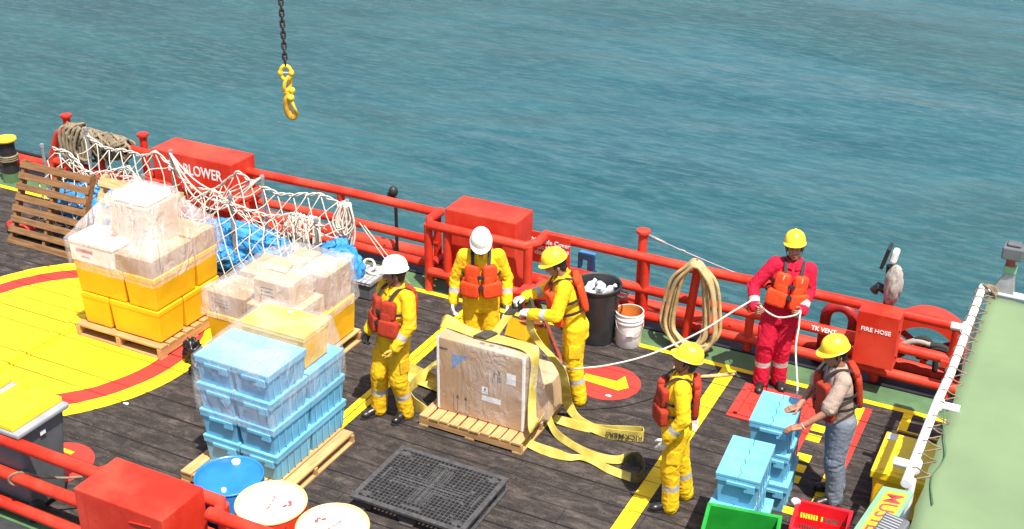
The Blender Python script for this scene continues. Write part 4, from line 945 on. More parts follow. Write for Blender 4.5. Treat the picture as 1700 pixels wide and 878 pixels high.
# marker float
t = thing('marker_float', 'red float with a yellow strap half hidden behind the dark leaning pallet', 'float', (-12.45, 10.42, 0)); m = M(t.location)
m.lathe([(0, -.26), (.06, -.24), (.095, -.16), (.095, .1), (.06, .16), (0, .17)], (-12.40, 10.42, .1), 20, t=Matrix.Rotation(R(90), 4, 'Y')); m.build('float_body', 'dred', t, smooth=True)
m = M(t.location); m.lathe([(.098, -.03), (.098, .03)], (-12.40, 10.42, .1), 20, t=Matrix.Rotation(R(90), 4, 'Y')); m.box(-12.3, -11.6, 10.36, 10.46, .03, .06); m.build('strap', 'yellow', t)
t = thing('rubbish_bag', 'crumpled black plastic bag on the deck between circle and blue crates', 'bag', (-8.27, 8.86, 0))
crumple('bag_body', t, 'bag', (-8.28, 8.88, .12), (.14, .12, .18), 12, .45, t.location, 40, 26, .005, 3.6)
crumple('bag_tail', t, 'bag', (-8.1, 8.72, .05), (.12, .1, .07), 14, .5, t.location, 30, 16, .005, 3.6)
for px, py, l in ((209, 670, 'tiny white paper scrap by the rim of the painted circle'), (905, 590, 'white paint smear lying between the bucket and the red disc'), (1010, 657, 'pale splinter near the red disc')):
    p = at(px, py, .006); o = M(p); o.box(p.x-.03, p.x+.03, p.y-.012, p.y+.012, .004, .009); o.box(p.x-.01, p.x+.015, p.y+.01, p.y+.025, .0045, .008); tag(o.build('paper_scrap', 'label'), l, 'scrap')
# rusty trestle
t = thing('rusty_trestle', 'rusty red trestle with yellow plate behind the strapped carton', 'trestle', (-5.05, 10.55, 0)); m = M(t.location)
def bar(m, a, b, w_, d_): m.tube([a, b], w_, 4, flat=1)
for a, b in (((-5.36, 10.5, .02), (-5.0, 10.55, .82)), ((-4.72, 10.5, .02), (-5.05, 10.55, .82)), ((-5.36, 10.7, .02), (-5.0, 10.65, .82)), ((-4.72, 10.7, .02), (-5.05, 10.65, .82)), ((-5.30, 10.5, .28), (-4.8, 10.5, .24)), ((-5.22, 10.52, .5), (-4.85, 10.5, .55))): m.tube([a, b], .032, 6)
m.build('trestle_legs', 'rust', t)
m = M(t.location); q = Matrix.Translation((-5.0, 10.6, .86)) @ Matrix.Rotation(R(-8), 4, 'Y'); m.box(-.2, .22, -.12, .12, -.03, .03, t=q); m.build('trestle_top', 'red', t, bevel=.01)
m = M(t.location); m.add([(-5.3, 10.47, .33), (-4.75, 10.47, .30), (-4.8, 10.49, .52), (-5.25, 10.49, .56)], [(0, 1, 2, 3)]); m.build('yellow_plate', 'yellow', t)
# slings
def strap_path(pts, n=7):
    P = smooth_path([p for p, s in pts], n); S = smooth_path([s for p, s in pts], n); return P, S
W_ = .074; UP = Vector((0, 0, W_)); FLAT = Vector((.3, .95, 0)).normalized()*W_; RX = Vector((.1, .9, .35)).normalized()*W_
EDGE = Vector((-.1, .35, .9)).normalized()*W_
E2 = Vector((-.1, .4, .75)).normalized()*.047; U2 = Vector((0, 0, .05)); U3 = Vector((0, 0, .058))
A = thing('lifting_sling', 'yellow webbing sling lying over the big carton and out across the deck in a loop', 'sling', (-4.7, 9.2, .0)); m = M(A.location)
pts = [(Vector((-5.50, 9.45, .90)), Vector((0, .5, .8)).normalized()*W_), (Vector((-5.42, 9.40, .985)), Vector((.1, .8, .5)).normalized()*W_), (Vector((-5.22, 9.36, .975)), FLAT), (Vector((-4.95, 9.33, .97)), FLAT), (Vector((-4.70, 9.32, .985)), FLAT), (Vector((-4.47, 9.31, .985)), FLAT), (Vector((-4.375, 9.29, .93)), RX), (Vector((-4.365, 9.25, .7)), RX), (Vector((-4.345, 9.18, .45)), RX), (Vector((-4.28, 9.1, .25)), RX),
       (at(905, 686, .16), RX*.8), (at(921, 716, .06), E2), (at(943, 734, .045), E2*.85), (at(972, 750, .045), E2*.85), (at(1000, 760, .045), E2*.85), (at(1026, 763, .05), E2*.85), (at(1045, 757, .06), U2), (at(1060, 759, .065), U2), (at(1069, 773, .065), U2), (at(1068, 787, .065), U2), (at(1057, 794, .06), U2), (at(1038, 789, .05), E2*.85),
       (at(1009, 778, .045), E2*.85), (at(986, 766, .045), E2*.7), (at(965, 759, .045), E2*.55), (at(946, 759, .045), E2*.7), (at(924, 753, .045), E2), (at(899, 745, .04), E2), (at(868, 731, .035), FLAT*.8)]
P, S = strap_path(pts); m.ribbon(P, S, .006); m.build('webbing', 'web', A, smooth='auto')
m = M(A.location); i0 = 7*15+3; i1 = 7*21-2; m.ribbon(P[i0:i1], [q*1.04 for q in S[i0:i1]], .008); m.build('wear_sleeve', 'webolive', A, smooth='auto')
m = M(A.location); m.ribbon([Vector((-5.0, 9.33, .985)), Vector((-4.93, 9.33, 1.0)), Vector((-4.86, 9.33, .99))], [FLAT*1.08]*3, .02); m.build('wear_sleeve', 'webdark', A, smooth='auto')
B = thing('lifting_sling', 'yellow webbing sling with black sleeve held up by the stooping worker', 'sling', (-4.6, 9.8, .0)); m = M(B.location)
hand = Vector((-4.80, 9.98, 1.05))
RB = Vector((.75, -.3, .3)).normalized()*W_
pts = [(Vector((-5.10, 9.60, .60)), RB), (Vector((-5.02, 9.72, .80)), RB), (Vector((-4.93, 9.88, .98)), RB*.8), (hand+Vector((-.03, 0, .07)), RB*.6), (hand+Vector((.03, .0, .0)), RB*.7), (at(881, 545, .90), RB*.8), (at(896, 570, .79), RB*.85), (atx(916, 592, -4.2), RB*.85), (atx(933, 616, -4.16), RB*.85), (atx(939, 642, -4.13), RB*.85), (at(943, 670, .15), Vector((.8, .2, .5)).normalized()*W_*.75), (at(962, 697, .06), E2), (at(991, 713, .055), E2), (at(1013, 720, .06), U3), (at(1040, 723, .06), U3), (at(1064, 725, .06), U3), (at(1068, 721, .06), U3), (at(1060, 716, .06), U3), (at(1010, 713, .05), U2), (at(975, 709, .045), E2), (at(943, 701, .045), E2), (at(905, 690, .04), FLAT*.8)]
P, S = strap_path(pts); m.ribbon(P, S, .006); m.build('webbing', 'web', B, smooth='auto')
m = M(B.location); m.ribbon(P[13:30], [q*1.08 for q in S[13:30]], .03); m.build('wear_sleeve', 'webdark', B, smooth='auto')
pa, pb = at(1008, 725, .06), at(1060, 732, .06)
pdir = (at(1062, 724, .07)-at(1012, 717, .07)).normalized()
mid = at(1036, 723, .06); nrm = pdir.cross(Vector((0, 0, 1))).normalized(); nrm = nrm if nrm.dot(-hh) > 0 else -nrm
text('lettering', 'RICKMERS', .08, 'ink', B, -pdir, (0, 0, -1), mid + nrm*.012, org=B.location, ext=.001)
Cc = thing('lifting_sling', 'yellow webbing sling curled on the deck beside the pallet and white helmeted worker', 'sling', (-5.6, 9.4, .0)); m = M(Cc.location)
pts = [(Vector((-5.42, 9.55, .40)), RX), (at(722, 605, .25), RX), (at(705, 623, .10), EDGE), (at(688, 635, .07), UP), (at(679, 650, .07), UP), (at(686, 667, .07), UP), (at(702, 680, .06), UP), (at(716, 690, .04), FLAT)]
P, S = strap_path(pts); m.ribbon(P, S, .006)
pts = [(at(676, 612, .06), EDGE), (at(690, 618, .06), EDGE), (at(706, 626, .06), EDGE), (at(725, 634, .06), EDGE), (at(742, 640, .05), EDGE)]
P, S = strap_path(pts); m.ribbon(P, S, .006)
pts = [(at(672, 622, .03), FLAT), (at(690, 630, .03), FLAT), (at(712, 637, .03), FLAT), (at(740, 648, .03), FLAT)]
P, S = strap_path(pts); m.ribbon(P, S, .006); m.build('webbing', 'web', Cc, smooth='auto')
text('lettering', 'ERS', .075, 'ink', Cc, -(at(742, 640, .06)-at(676, 612, .06)), (0, 0, -1), at(699, 622.5, .07)-hh*.03, org=Cc.location, ext=.001)
# ropes
o = M((-3.6, 10.6, .6)); o.tube(smooth_path([Vector((-4.24, 9.85, .5)), at(958, 612, .62), at(1010, 606, .68), at(1080, 588, .78), at(1160, 552, .90), at(1215, 518, 1.0), Vector((-2.79, 11.2, 1.06))], 8), .009, 7); tag(o.build('tag_line', 'rope', smooth=True), 'white tag line stretched from the strapped carton to the worker in red', 'rope')
o = M((-2.4, 11.0, .9)); o.tube(smooth_path([Vector((-2.79, 11.2, 1.06)), Vector((-2.70, 11.13, 1.0)), Vector((-2.52, 11.08, .96)), Vector((-2.36, 11.13, 1.0)), Vector((-2.32, 11.17, 1.04)), Vector((-2.31, 11.12, .99))], 6)+smooth_path([Vector((-2.30, 11.1, .9)), Vector((-2.2, 10.6, .92)), at(1324, 640, .93), at(1322, 658, .91)], 6), .009, 7); tag(o.build('tag_line', 'rope', smooth=True), 'white rope hanging from the hands of the worker in red to the blue crates', 'rope')
# coiled hose
t = thing('hose_hanger', 'short leaning red post the tan hose is coiled over', 'post', (-3.64, 11.76, 0)); m = M(t.location); m.tube([(-3.68, 11.76, .08), (-3.60, 11.76, .98)], .05, 14); m.build('hanger_post', 'red', t, smooth='auto')
m = M(t.location); m.tube([(-3.64, 11.8, .3), (-3.52, 11.9, .3)], .03, 8); m.tube([(-3.60, 11.74, .95), (-3.6, 11.70, 1.1)], .012, 6); m.build('hook_peg', 'red', t)
t = thing('coiled_hose', 'tan hose coiled over the short red post against the railing', 'hose', (-3.6, 11.65, 0)); rn = random.Random(2); m = M(t.location)
for k in range(9):
    y = 11.73-.02*k; a = .15+.13*rn.random(); b = .17+.14*rn.random(); zb = .03+.16*rn.random()+(.0 if k > 2 else .03); tx = -3.6+rn.uniform(-.03, .03); cxx = -3.62+.03*rn.uniform(-1, 1)
    loop = [(tx-.05, y, 1.04), (tx, y, 1.07), (tx+.06, y, 1.04), (cxx+b*.75, y, .85), (cxx+b, y-.01, .5), (cxx+b*1.05, y-.04, .25), (cxx+b*.6, y-.08, zb), (cxx, y-.09, zb-.01), (cxx-a*.6, y-.06, zb+.05), (cxx-a*1.05, y-.02, .3), (cxx-a, y, .55), (cxx-a*.72, y, .85)]
    m.tube(smooth_path(loop, 5, True), .021, 9, True)
m.build('hose_loops', 'hose', t, smooth=True)
m = M(t.location); m.tube(smooth_path([(-3.4, 11.6, .08), at(1135, 600, .03), at(1120, 612, .024), at(1130, 624, .024), at(1165, 625, .024), at(1195, 623, .024), at(1222, 620, .024)], 6), .021, 9); m.build('hose_tail', 'hose', t, smooth=True)
# hanging chain and hook
hx, hy, HZ = -3.275, 4.30, 5.07
t = thing('lifting_chain', 'dark steel chain hanging down from above over the sea', 'chain', (hx, hy, HZ+.2)); m = M(t.location)
for k in range(80):
    z = HZ+.222 + k*.0243; path = []
    for a in np.linspace(0, 2*math.pi, 16)[:-1]:
        l = .0088*math.cos(a); zz = .0085*(1 if math.sin(a) > 0 else -1) + .0085*math.sin(a)
        d = Vector((l, 0, 0)) if k % 2 else Vector((0, l, 0)); d.rotate(Matrix.Rotation(YAW+.35, 3, 'Z')); path.append(Vector((hx, hy, z)) + d + Vector((0, 0, zz)))
    m.tube(path, .0042, 7, True)
m.build('chain_links', 'chain', t, smooth=True)
t = thing('lifting_hook', 'bright yellow lifting hook at the end of the hanging chain', 'hook', (hx, hy, HZ)); Q = Matrix.Translation((hx, hy, HZ)) @ Matrix.Rotation(YAW, 4, 'Z') @ Matrix.Scale(.647, 4)
def ql(pts): return [Q @ Vector(p) for p in pts]
hs = .647
m = M(t.location); m.tube(ql([(.036*math.cos(a), 0, .265+.05*math.sin(a)) for a in np.linspace(0, 2*math.pi, 28)[:-1]]), .0135*hs, 10, True)
for s in (-1, 1): m.ball(Q @ Vector((s*.037, 0, .265)), (.0125, .0125, .016))
m.build('coupling_link', 'hook', t, smooth=True)
m = M(t.location); m.tube(ql([(-.036, 0, .265), (.036, 0, .265)]), .008*hs, 8); m.build('coupling_pin', 'steel', t)
m = M(t.location); m.tube(ql([(.006+.018*math.cos(a)+.012*math.sin(a), .02*math.cos(a), .185+.052*math.sin(a)) for a in np.linspace(0, 2*math.pi, 26)[:-1]]), .0125*hs, 9, True)
m.ball(Q @ Vector((-.012, 0, .135)), (.013, .015, .017)); m.ball(Q @ Vector((.034, 0, .14)), (.013, .015, .016)); m.build('hook_eye', 'hook', t, smooth=True)
m = M(t.location); pp = smooth_path([(.012, 0, .125), (-.006, 0, .085), (-.012, .01, .03), (-.002, .016, -.03), (.022, .012, -.055), (.043, .006, -.04), (.05, .0, -.012)], 6)
m.tube(ql(pp), [hs*(.014+.009*math.sin(math.pi*i/(len(pp)-1))) for i in range(len(pp))], 10, flat=1.2); m.build('hook_bowl', plain('worn_hook_paint', (.72, .34, .03), .5, .25, 40, dirt=.6, dirtcol=(.2, .08, .03)), t, smooth=True)
m = M(t.location); m.ball(Q @ Vector((.022, -.012, .092)), (.018, .016, .017)); m.tube(ql([(.024, -.014, .085), (.042, -.016, .03), (.066, -.016, -.028)]), [.011*hs, .010*hs, .009*hs], 10); m.build('safety_latch', 'hook', t, smooth=True)
# ------------------------------------------------------------------ canopy
PX, PZ = -.67, 1.8
t = thing('canopy', 'large pale green canvas canopy laced to a white pipe frame', 'canopy', (0, 9, PZ))
m = M(t.location); nx, ny = 40, 60; vs = []; fs = []
for j in range(ny+1):
    for i in range(nx+1):
        x = -.60 + 4.2*i/nx; y = 3.6 + (10.86-3.6)*j/ny
        scal = .018*abs(math.sin(math.pi*(y-3.6)/.42)) if i == 0 else 0
        z = PZ-.02 - .05*math.sin(math.pi*i/nx) + .012*noise.noise((x*1.2, y*.9, 3)) - .06*max(0, (7.3-y))*.25
        vs.append((x+scal, y - (.02*abs(math.sin(math.pi*x/.4)) if j == ny else 0), z))
for j in range(ny):
    for i in range(nx): a = j*(nx+1)+i; fs.append((a, a+1, a+nx+2, a+nx+1))
m.add(vs, fs); o = m.build('canvas', 'awning', t, smooth=True); md = o.modifiers.new('th', 'SOLIDIFY'); md.thickness = .004
m = M(t.location); m.tube([(PX+.005, 10.98, PZ), (PX, 9.2, PZ+.004), (PX-.02, 8.78, PZ), (PX-.03, 7.55, PZ)], .034, 14); m.build('frame_pipe', 'white', t, smooth='auto')
m = M(t.location); m.tube([(PX, 10.93, PZ-.01), (3.6, 10.93, PZ-.01)], .034, 14); m.build('frame_pipe', 'white', t, smooth='auto')
m = M(t.location)
for y, l in ((10.08, -.12), (8.72, .16), (7.80, -.15)): m = M(t.location); m.tube([(PX-.01, y, PZ-.005), (PX-.01+l, y, PZ-.005)], .034, 14); m.tube([(PX-.01, y-.05, PZ), (PX-.01, y+.05, PZ)], .042, 14); m.build('pipe_tee', 'white', t, smooth='auto')
m = M(t.location); rn = random.Random(6)
for k in range(17):
    y = 7.7 + k*.197 + rn.uniform(-.02, .02); loop = [(PX-.045, y, PZ+.0), (PX, y+.01, PZ+.042), (PX+.06, y+.02, PZ+.012), (PX+.11, y+.03, PZ-.005), (PX+.06, y+.0, PZ-.02), (PX, y-.01, PZ-.042)]
    m = M(t.location); m.tube(smooth_path(loop, 4, True), .006, 5, True); m.build('lacing', 'hawser', t, smooth=True)
m = M(t.location)
for k in range(9): a = k*.7; m.tube(smooth_path([(PX+.0, 10.93, PZ+.03), (PX+.08+.03*math.cos(a), 10.9+.04*math.sin(a), PZ+.05), (PX+.14, 10.84+.05*math.cos(a), PZ+.01), (PX+.03, 10.88, PZ-.03)], 5, True), .007, 5, True)
m.build('corner_lashing', 'hawser', t, smooth=True)
m = M(t.location); m.tube(smooth_path([(PX+.05, 8.6, PZ+.03), (PX+.1, 8.3, PZ+.01), (PX+.16, 8.0, PZ+.01), (PX+.12, 7.7, PZ+.0), (PX+.18, 7.4, PZ+.0)], 6), .006, 5); m.build('loose_cord', 'dgreen', t)
for x, y in ((PX, 10.9), (PX, 7.62), (3.5, 10.9), (3.5, 4)): m = M(t.location); m.tube([(x, y, 0), (x, y, PZ)], .03, 10); m.build('frame_leg', 'white', t, smooth='auto')
t = thing('sign_board', 'green board with yellow panel lettered in red at the corner of the canopy', 'sign', (-.72, 7.0, PZ)); c = t.location
tq = Matrix.Translation((-.72, 7.44, PZ)) @ Matrix.Rotation(R(-7), 4, 'Z') @ Matrix.Rotation(R(-10), 4, 'Y')
m = M(c); m.box(-.115, .10, -1.15, 0, .0, .02, t=tq); m.build('board', 'boardgreen', t, bevel=.003)
m = M(c); m.box(-.07, .075, -1.1, -.05, .0205, .024, t=tq); m.build('yellow_panel', 'yellow', t)
text('lettering', 'MUSTER', .16, 'redink', t, tq.to_3x3() @ Vector((0, -1, 0)), tq.to_3x3() @ Vector((1, 0, 0)), tq @ Vector((.0, -.08, .0255)), align='LEFT', org=c)
t = thing('fender_pad', 'ribbed grey pad resting on the lettered sign board', 'pad', (-.68, 6.9, PZ+.03)); tq2 = Matrix.Translation((-.675, 6.93, PZ+.065)) @ Matrix.Rotation(R(-12), 4, 'Z') @ Matrix.Rotation(R(12), 4, 'X')
m = M(t.location); m.box(-.085, .085, -.2, .085, -.03, .03, t=tq2); m.build('pad_body', 'grey', t, bevel=.012)
m = M(t.location)
for k in range(11): m.box(-.07, .045, -.19+.024*k, -.18+.024*k, .0305, .037, t=tq2)
m.build('pad_ribs', 'lgrey', t)
t = thing('deck_lamp', 'dark floodlight standing on the canopy frame against the sea', 'lamp', (-.48, 10.95, PZ)); c = t.location
m = M(c); m.add([(-.59, 10.9, PZ), (-.39, 10.9, PZ), (-.39, 11.0, PZ), (-.59, 11.0, PZ), (-.50, 10.93, PZ+.2), (-.42, 10.93, PZ+.2), (-.42, 10.98, PZ+.2), (-.50, 10.98, PZ+.2)], [(3, 2, 1, 0), (4, 5, 6, 7), (0, 1, 5, 4), (1, 2, 6, 5), (2, 3, 7, 6), (3, 0, 4, 7)]); m.build('lamp_bracket', 'steel', t, bevel=.01)
m = M(c); m.box(-.52, -.41, 10.91, 10.99, PZ+.2, PZ+.27); m.build('lamp_collar', 'boardgreen', t, bevel=.01)
m = M(c); m.tube([(-.47, 10.95, PZ+.27), (-.48, 10.95, PZ+.36)], .04, 10); m.build('lamp_neck', 'rust', t)
m = M(c); m.box(-.56, -.38, 10.86, 11.02, PZ+.35, PZ+.47); m.box(-.53, -.41, 10.89, 10.99, PZ+.47, PZ+.5); m.build('lamp_head', 'grey', t, bevel=.018)
# ------------------------------------------------------------------ people
def solid_from(parts, name, voxel=.011, relax=3):
    """fuse overlapping tapered limbs into one continuous skin"""
    me = bpy.data.meshes.new('tmp'); me.from_pydata(parts.V, [], parts.F)
    bm = bmesh.new(); bm.from_mesh(me); bmesh.ops.remove_doubles(bm, verts=bm.verts, dist=1e-5); bmesh.ops.recalc_face_normals(bm, faces=bm.faces); bm.to_mesh(me); bm.free()
    o = bpy.data.objects.new('tmp', me); COL.objects.link(o)
    md = o.modifiers.new('r', 'REMESH'); md.mode = 'VOXEL'; md.voxel_size = voxel; md.use_smooth_shade = True
    sm = o.modifiers.new('s', 'SMOOTH'); sm.factor = .5; sm.iterations = relax
    dg = bpy.context.evaluated_depsgraph_get(); out = bpy.data.meshes.new_from_object(o.evaluated_get(dg)); out.name = name
    bpy.data.objects.remove(o); bpy.data.meshes.remove(me); return out
def link(name, me, mats, parent):
    me.materials.clear()
    for m in mats: me.materials.append(MT[m])
    o = bpy.data.objects.new(name, me); COL.objects.link(o); o.parent = parent; return o
def seg_t(p, a, b):
    d = b-a; t = (p-a).dot(d)/max(d.length_squared, 1e-9); q = a + d*max(0, min(1, t)); return t, (p-q).length
def wrinkle(me, joints, amp=.006, seed=0):
    """cloth folds: stronger around the joints"""
    me.update(); nn = [v.normal.copy() for v in me.vertices]
    for v, n in zip(me.vertices, nn):
        k = .35 + sum(max(0, 1-(v.co-j).length/.15) for j in joints)
        x, y, z = v.co; w_ = noise.noise(Vector((x*5, y*5, z*4+seed)))*.05
        q = Vector(((x+z*.5)*8, (y-z*.4)*8, (z*.8-x*.6+y*.3+w_)*24)) + Vector((seed, seed*2, 0))
        q2 = Vector(((x-z*.5)*9, (y+z*.4)*9, (z*.8+x*.6-y*.3+w_)*30)) + Vector((seed*3, 0, seed))
        f = (1-abs(noise.noise(q))*2.6)*.55 + (.6-abs(noise.noise(q2))*2.2)*.45
        v.co += n*amp*k*f
def loft(m, rings, n=20):
    """closed torso from elliptical rings (centre, half width, half depth)"""
    vs = []; fs = []
    for c, a, b in rings:
        for k in range(n):
            q = 2*math.pi*k/n; ca, sa = math.cos(q), math.sin(q)
            vs.append(Vector(c) + Vector((a*math.copysign(abs(ca)**.85, ca), b*math.copysign(abs(sa)**.85, sa), 0)))
    L = len(rings)
    for i in range(L-1):
        for k in range(n): fs.append((i*n+k, i*n+(k+1) % n, (i+1)*n+(k+1) % n, (i+1)*n+k))
    fs += [tuple(range(n))[::-1], tuple((L-1)*n+k for k in range(n))]; m.add(vs, fs)
def hand_mesh(m, wrist, fdir, back, thumb_side, s=1.0, curl=.5, grow=0.0):
    """palm, four unequal bent fingers and a thumb leaving the side of the palm near its base"""
    f = Vector(fdir).normalized(); b = Vector(back); b = (b - f*b.dot(f)).normalized(); t = f.cross(b)*thumb_side
    w0 = Vector(wrist)
    for k, off in enumerate((-.028, -.010, .010, .028)):
        m.cone(w0 + f*.01 + t*off*.75, w0 + f*.088*s + t*off, (.017+grow)*s, (.0135+grow)*s, n=10)
    for off, ln in ((.030, .068), (.0105, .078), (-.0105, .072), (-.030, .055)):
        a = w0 + f*.085*s + t*off; d = (f*math.cos(curl*.7) - b*math.sin(curl*.7)).normalized(); c = a + d*ln*.55*s
        d2 = (f*math.cos(curl*1.9) - b*math.sin(curl*1.9)).normalized(); e = c + d2*ln*.5*s
        m.cone(a, c, (.0098+grow)*s, (.009+grow)*s, n=8); m.cone(c, e, (.009+grow)*s, (.0075+grow)*s, n=8)
    a = w0 + f*.025*s + t*.030; c = a + (f*.65 + t*.7 - b*.25).normalized()*.042*s; e = c + (f*.95 + t*.15 - b*.4).normalized()*.034*s
    m.cone(a, c, (.0145+grow)*s, (.0115+grow)*s, n=8); m.cone(c, e, (.0115+grow)*s, (.009+grow)*s, n=8)

def rbox(m, c, size, rot, mi=0, p=.42, bend=0):
    q = rot.to_4x4() if rot else Matrix.Identity(4); q = q.to_3x3()
    vs = len(m.V); m.ball((0, 0, 0), (size[0]/2, size[1]/2, size[2]/2), mi, 20, 14, None, p)
    for i in range(vs, len(m.V)):
        v = Vector(m.V[i]) + m.o; v.y += bend*v.x*v.x*-1
        m.V[i] = tuple(q @ v + Vector(c) - m.o)

def person(label, loc, facing, J, outfit, head=(0, 0, 0), lean=0, side=0, seed=0, helmet='helmy', vest='vest', skin='skin', hands=('glove', 'gwhite', 'glove', 'gwhite'), curl=(.5, .5), hdir=None, twist=0, scale=1.0):
    """J: elbow/wrist/knee/ankle joints for left and right in the body frame (x right, y forward, z up)"""
    f = Vector((facing[0], facing[1], 0)).normalized(); rz = math.atan2(-f.x, f.y)
    P = thing('person', label, 'person', (loc[0], loc[1], 0), rz, None); P.scale = (scale,)*3
    PEL = Vector((J.get('px', 0), J.get('py', 0), J.get('pz', .90)))
    T = Matrix.Translation(PEL) @ Matrix.Rotation(side, 4, 'Y') @ Matrix.Rotation(-lean, 4, 'X') @ Matrix.Rotation(twist, 4, 'Z')   # torso frame, z up the spine
    def tp(x, y, z): return T @ Vector((x, y, z))
    sh = {'L': tp(-.175, 0, .475), 'R': tp(.175, 0, .475)}
    hip = {'L': PEL + Vector((-.085, 0, -.03)), 'R': PEL + Vector((.085, 0, -.03))}
    neck = tp(0, -.01, .53); hd = tp(0, .0, .53) + (T.to_3x3() @ Vector((0, .03, .125)))
    # head frame: yaw, pitch, roll on top of the torso
    HR = Matrix.Rotation(head[0], 3, 'Z') @ Matrix.Rotation(-head[1], 3, 'X') @ Matrix.Rotation(head[2], 3, 'Y')
    if hdir == 'follow': HR = T.to_3x3() @ HR
    hc = neck + HR @ Vector((0, .022, .13))
    def hp(x, y, z): return hc + HR @ Vector((x, y, z))
    E = {k: Vector(J['e'+k]) for k in 'LR'}; Wr = {k: Vector(J['w'+k]) for k in 'LR'}; K = {k: Vector(J['k'+k]) for k in 'LR'}; A = {k: Vector(J['a'+k]) for k in 'LR'}
    # ---- body: skin, one continuous surface
    b = M()
    loft(b, [(tp(0, 0, -.12), .12, .08), (tp(0, 0, .0), .15, .10), (tp(0, 0, .15), .13, .09), (tp(0, .01, .33), .155, .105), (tp(0, 0, .46), .14, .08), (tp(0, -.005, .53), .06, .05)])
    b.cone(tp(0, -.01, .50), hp(0, -.02, -.03), .056, .052)
    b.ball(hp(0, -.012, .035), (.075, .092, .092), t=HR); b.ball(hp(0, .02, -.025), (.063, .07, .075), t=HR); b.ball(hp(0, .048, -.078), (.036, .034, .028), t=HR)
    b.cone(hp(0, .083, .022), hp(0, .108, -.022), .010, .0155, n=8); b.ball(hp(0, .078, -.056), (.026, .015, .013), t=HR); b.ball(hp(0, .075, .045), (.058, .02, .012), t=HR)
    for s in (-1, 1): b.ball(hp(s*.076, -.008, .0), (.012, .022, .033), t=HR); b.ball(hp(s*.04, .062, -.018), (.022, .02, .022), t=HR); b.ball(hp(s*.014, .094, -.026), (.009, .009, .008), t=HR)
    for k in 'LR':
        b.cone(sh[k], E[k], .045, .036); b.cone(E[k], Wr[k], .037, .026)
        b.cone(hip[k], K[k], .075, .052); b.cone(K[k], A[k], .052, .036)
    sgn = {'L': -1, 'R': 1}
    hh_ = {}
    for k, kind, mat in (('L', hands[0], hands[1]), ('R', hands[2], hands[3])):
        fd = Vector(J['f'+k]) if 'f'+k in J else (Wr[k]-E[k]).normalized(); bk = Vector(J['b'+k]) if 'b'+k in J else Vector((sgn[k], -.2, 0))
        hh_[k] = (fd, bk, kind, mat)
    me = solid_from(b, 'body', .0085, 2)
    hm = M()
    for k in 'LR':
        fd, bk, kind, mat = hh_[k]; ts = J.get('t'+k, -1 if k == 'R' else 1)
        if kind == 'bare': hand_mesh(hm, Wr[k], fd, bk, ts, 1.0, curl[0 if k == 'L' else 1]); hm.cone(E[k].lerp(Wr[k], .7), Wr[k]+fd*.02, .029, .0265)
    for s in (-1, 1):
        hm.ball(hp(s*.031, .0775, .018), (.0145, .008, .0085), 1, 10, 8, HR.to_4x4()); hm.ball(hp(s*.031, .0835, .018), (.0065, .004, .0075), 2, 8, 6, HR.to_4x4())
        hm.tube([hp(s*.014, .088, .036), hp(s*.034, .087, .042), hp(s*.052, .072, .036)], .0048, 6, mi=2)
    hm.tube([hp(-.024, .083, -.055), hp(0, .094, -.0565), hp(.024, .083, -.055)], .0045, 6, mi=3)
    bm = bmesh.new(); bm.from_mesh(me)
    base = len(bm.verts); vv = [bm.verts.new(v) for v in hm.V]
    for fc, mi in zip(hm.F, hm.I):
        try: q = bm.faces.new([vv[i] for i in fc]); q.material_index = mi; q.smooth = True
        except ValueError: pass
    bm.to_mesh(me); bm.free(); me.polygons.foreach_set('use_smooth', [True]*len(me.polygons))
    link('body', me, [skin, 'eye', 'pupil', 'lip'], P)
    # hair
    h = M(); h.ball(hp(0, -.022, .035), (.0815, .092, .09), t=HR); h.ball(hp(0, -.055, -.02), (.064, .045, .06), t=HR)
    for s in (-1, 1): h.ball(hp(s*.069, .012, .012), (.011, .016, .03), t=HR)
    h.build('hair', 'hair', P, smooth=True)
    # helmet
    hz = .068; h = M(); q = HR.to_4x4(); prof = [(.117, .0), (.118, .012), (.116, .035), (.108, .07), (.090, .102), (.058, .125), (.025, .134), (0, .136)]
    h.lathe(prof, hp(0, -.004, hz), 32, 0, q, .91, 1.08)
    vs = []; n = 40
    for k in range(n):
        a = 2*math.pi*k/n; peak = max(0, math.sin(a)); r = .118 + .007 + .036*peak**2
        for rr, zz in ((.108, .002), (r, -.012*peak - .002), (r, .003-.012*peak), (.114, .012)): vs.append(hp(0, -.004, hz) + HR @ Vector((rr*math.cos(a)*.91, rr*math.sin(a)*1.08, zz)))
    fs = [(k*4+j, k*4+(j+1) % 4, ((k+1) % n)*4+(j+1) % 4, ((k+1) % n)*4+j) for k in range(n) for j in range(4)]
    h.add(vs, fs)
    for y in (-.03, 0, .03): pass
    h.tube([hp(0, -.115, .121), hp(0, -.07, .181), hp(0, -.004, .204), hp(0, .06, .181), hp(0, .105, .121)], [.004, .011, .014, .011, .004], 8)
    hel = h.build('helmet', helmet, P, smooth='auto')
    h = M(); 
    for s in (-1, 1): h.tube([hp(s*.095, -.01, .05), hp(s*.088, -.005, -.01), hp(s*.06, .03, -.085)], .004, 5)
    h.tube([hp(-.06, .03, -.085), hp(0, .045, -.11), hp(.06, .03, -.085)], .004, 5); h.build('chin_strap', 'strap', hel)
    # ---- clothes
    def band_pick(me, bands, mi):
        for p in me.polygons:
            c = p.center
            for a, b_, t0, t1, r in bands:
                t, d = seg_t(c, a, b_)
                if t0 <= t <= t1 and d < r: p.material_index = mi; break
    short = outfit == 'shirt'
    up_ = M(); lo = M()
    top = lo if not short else up_
    bulk = .012
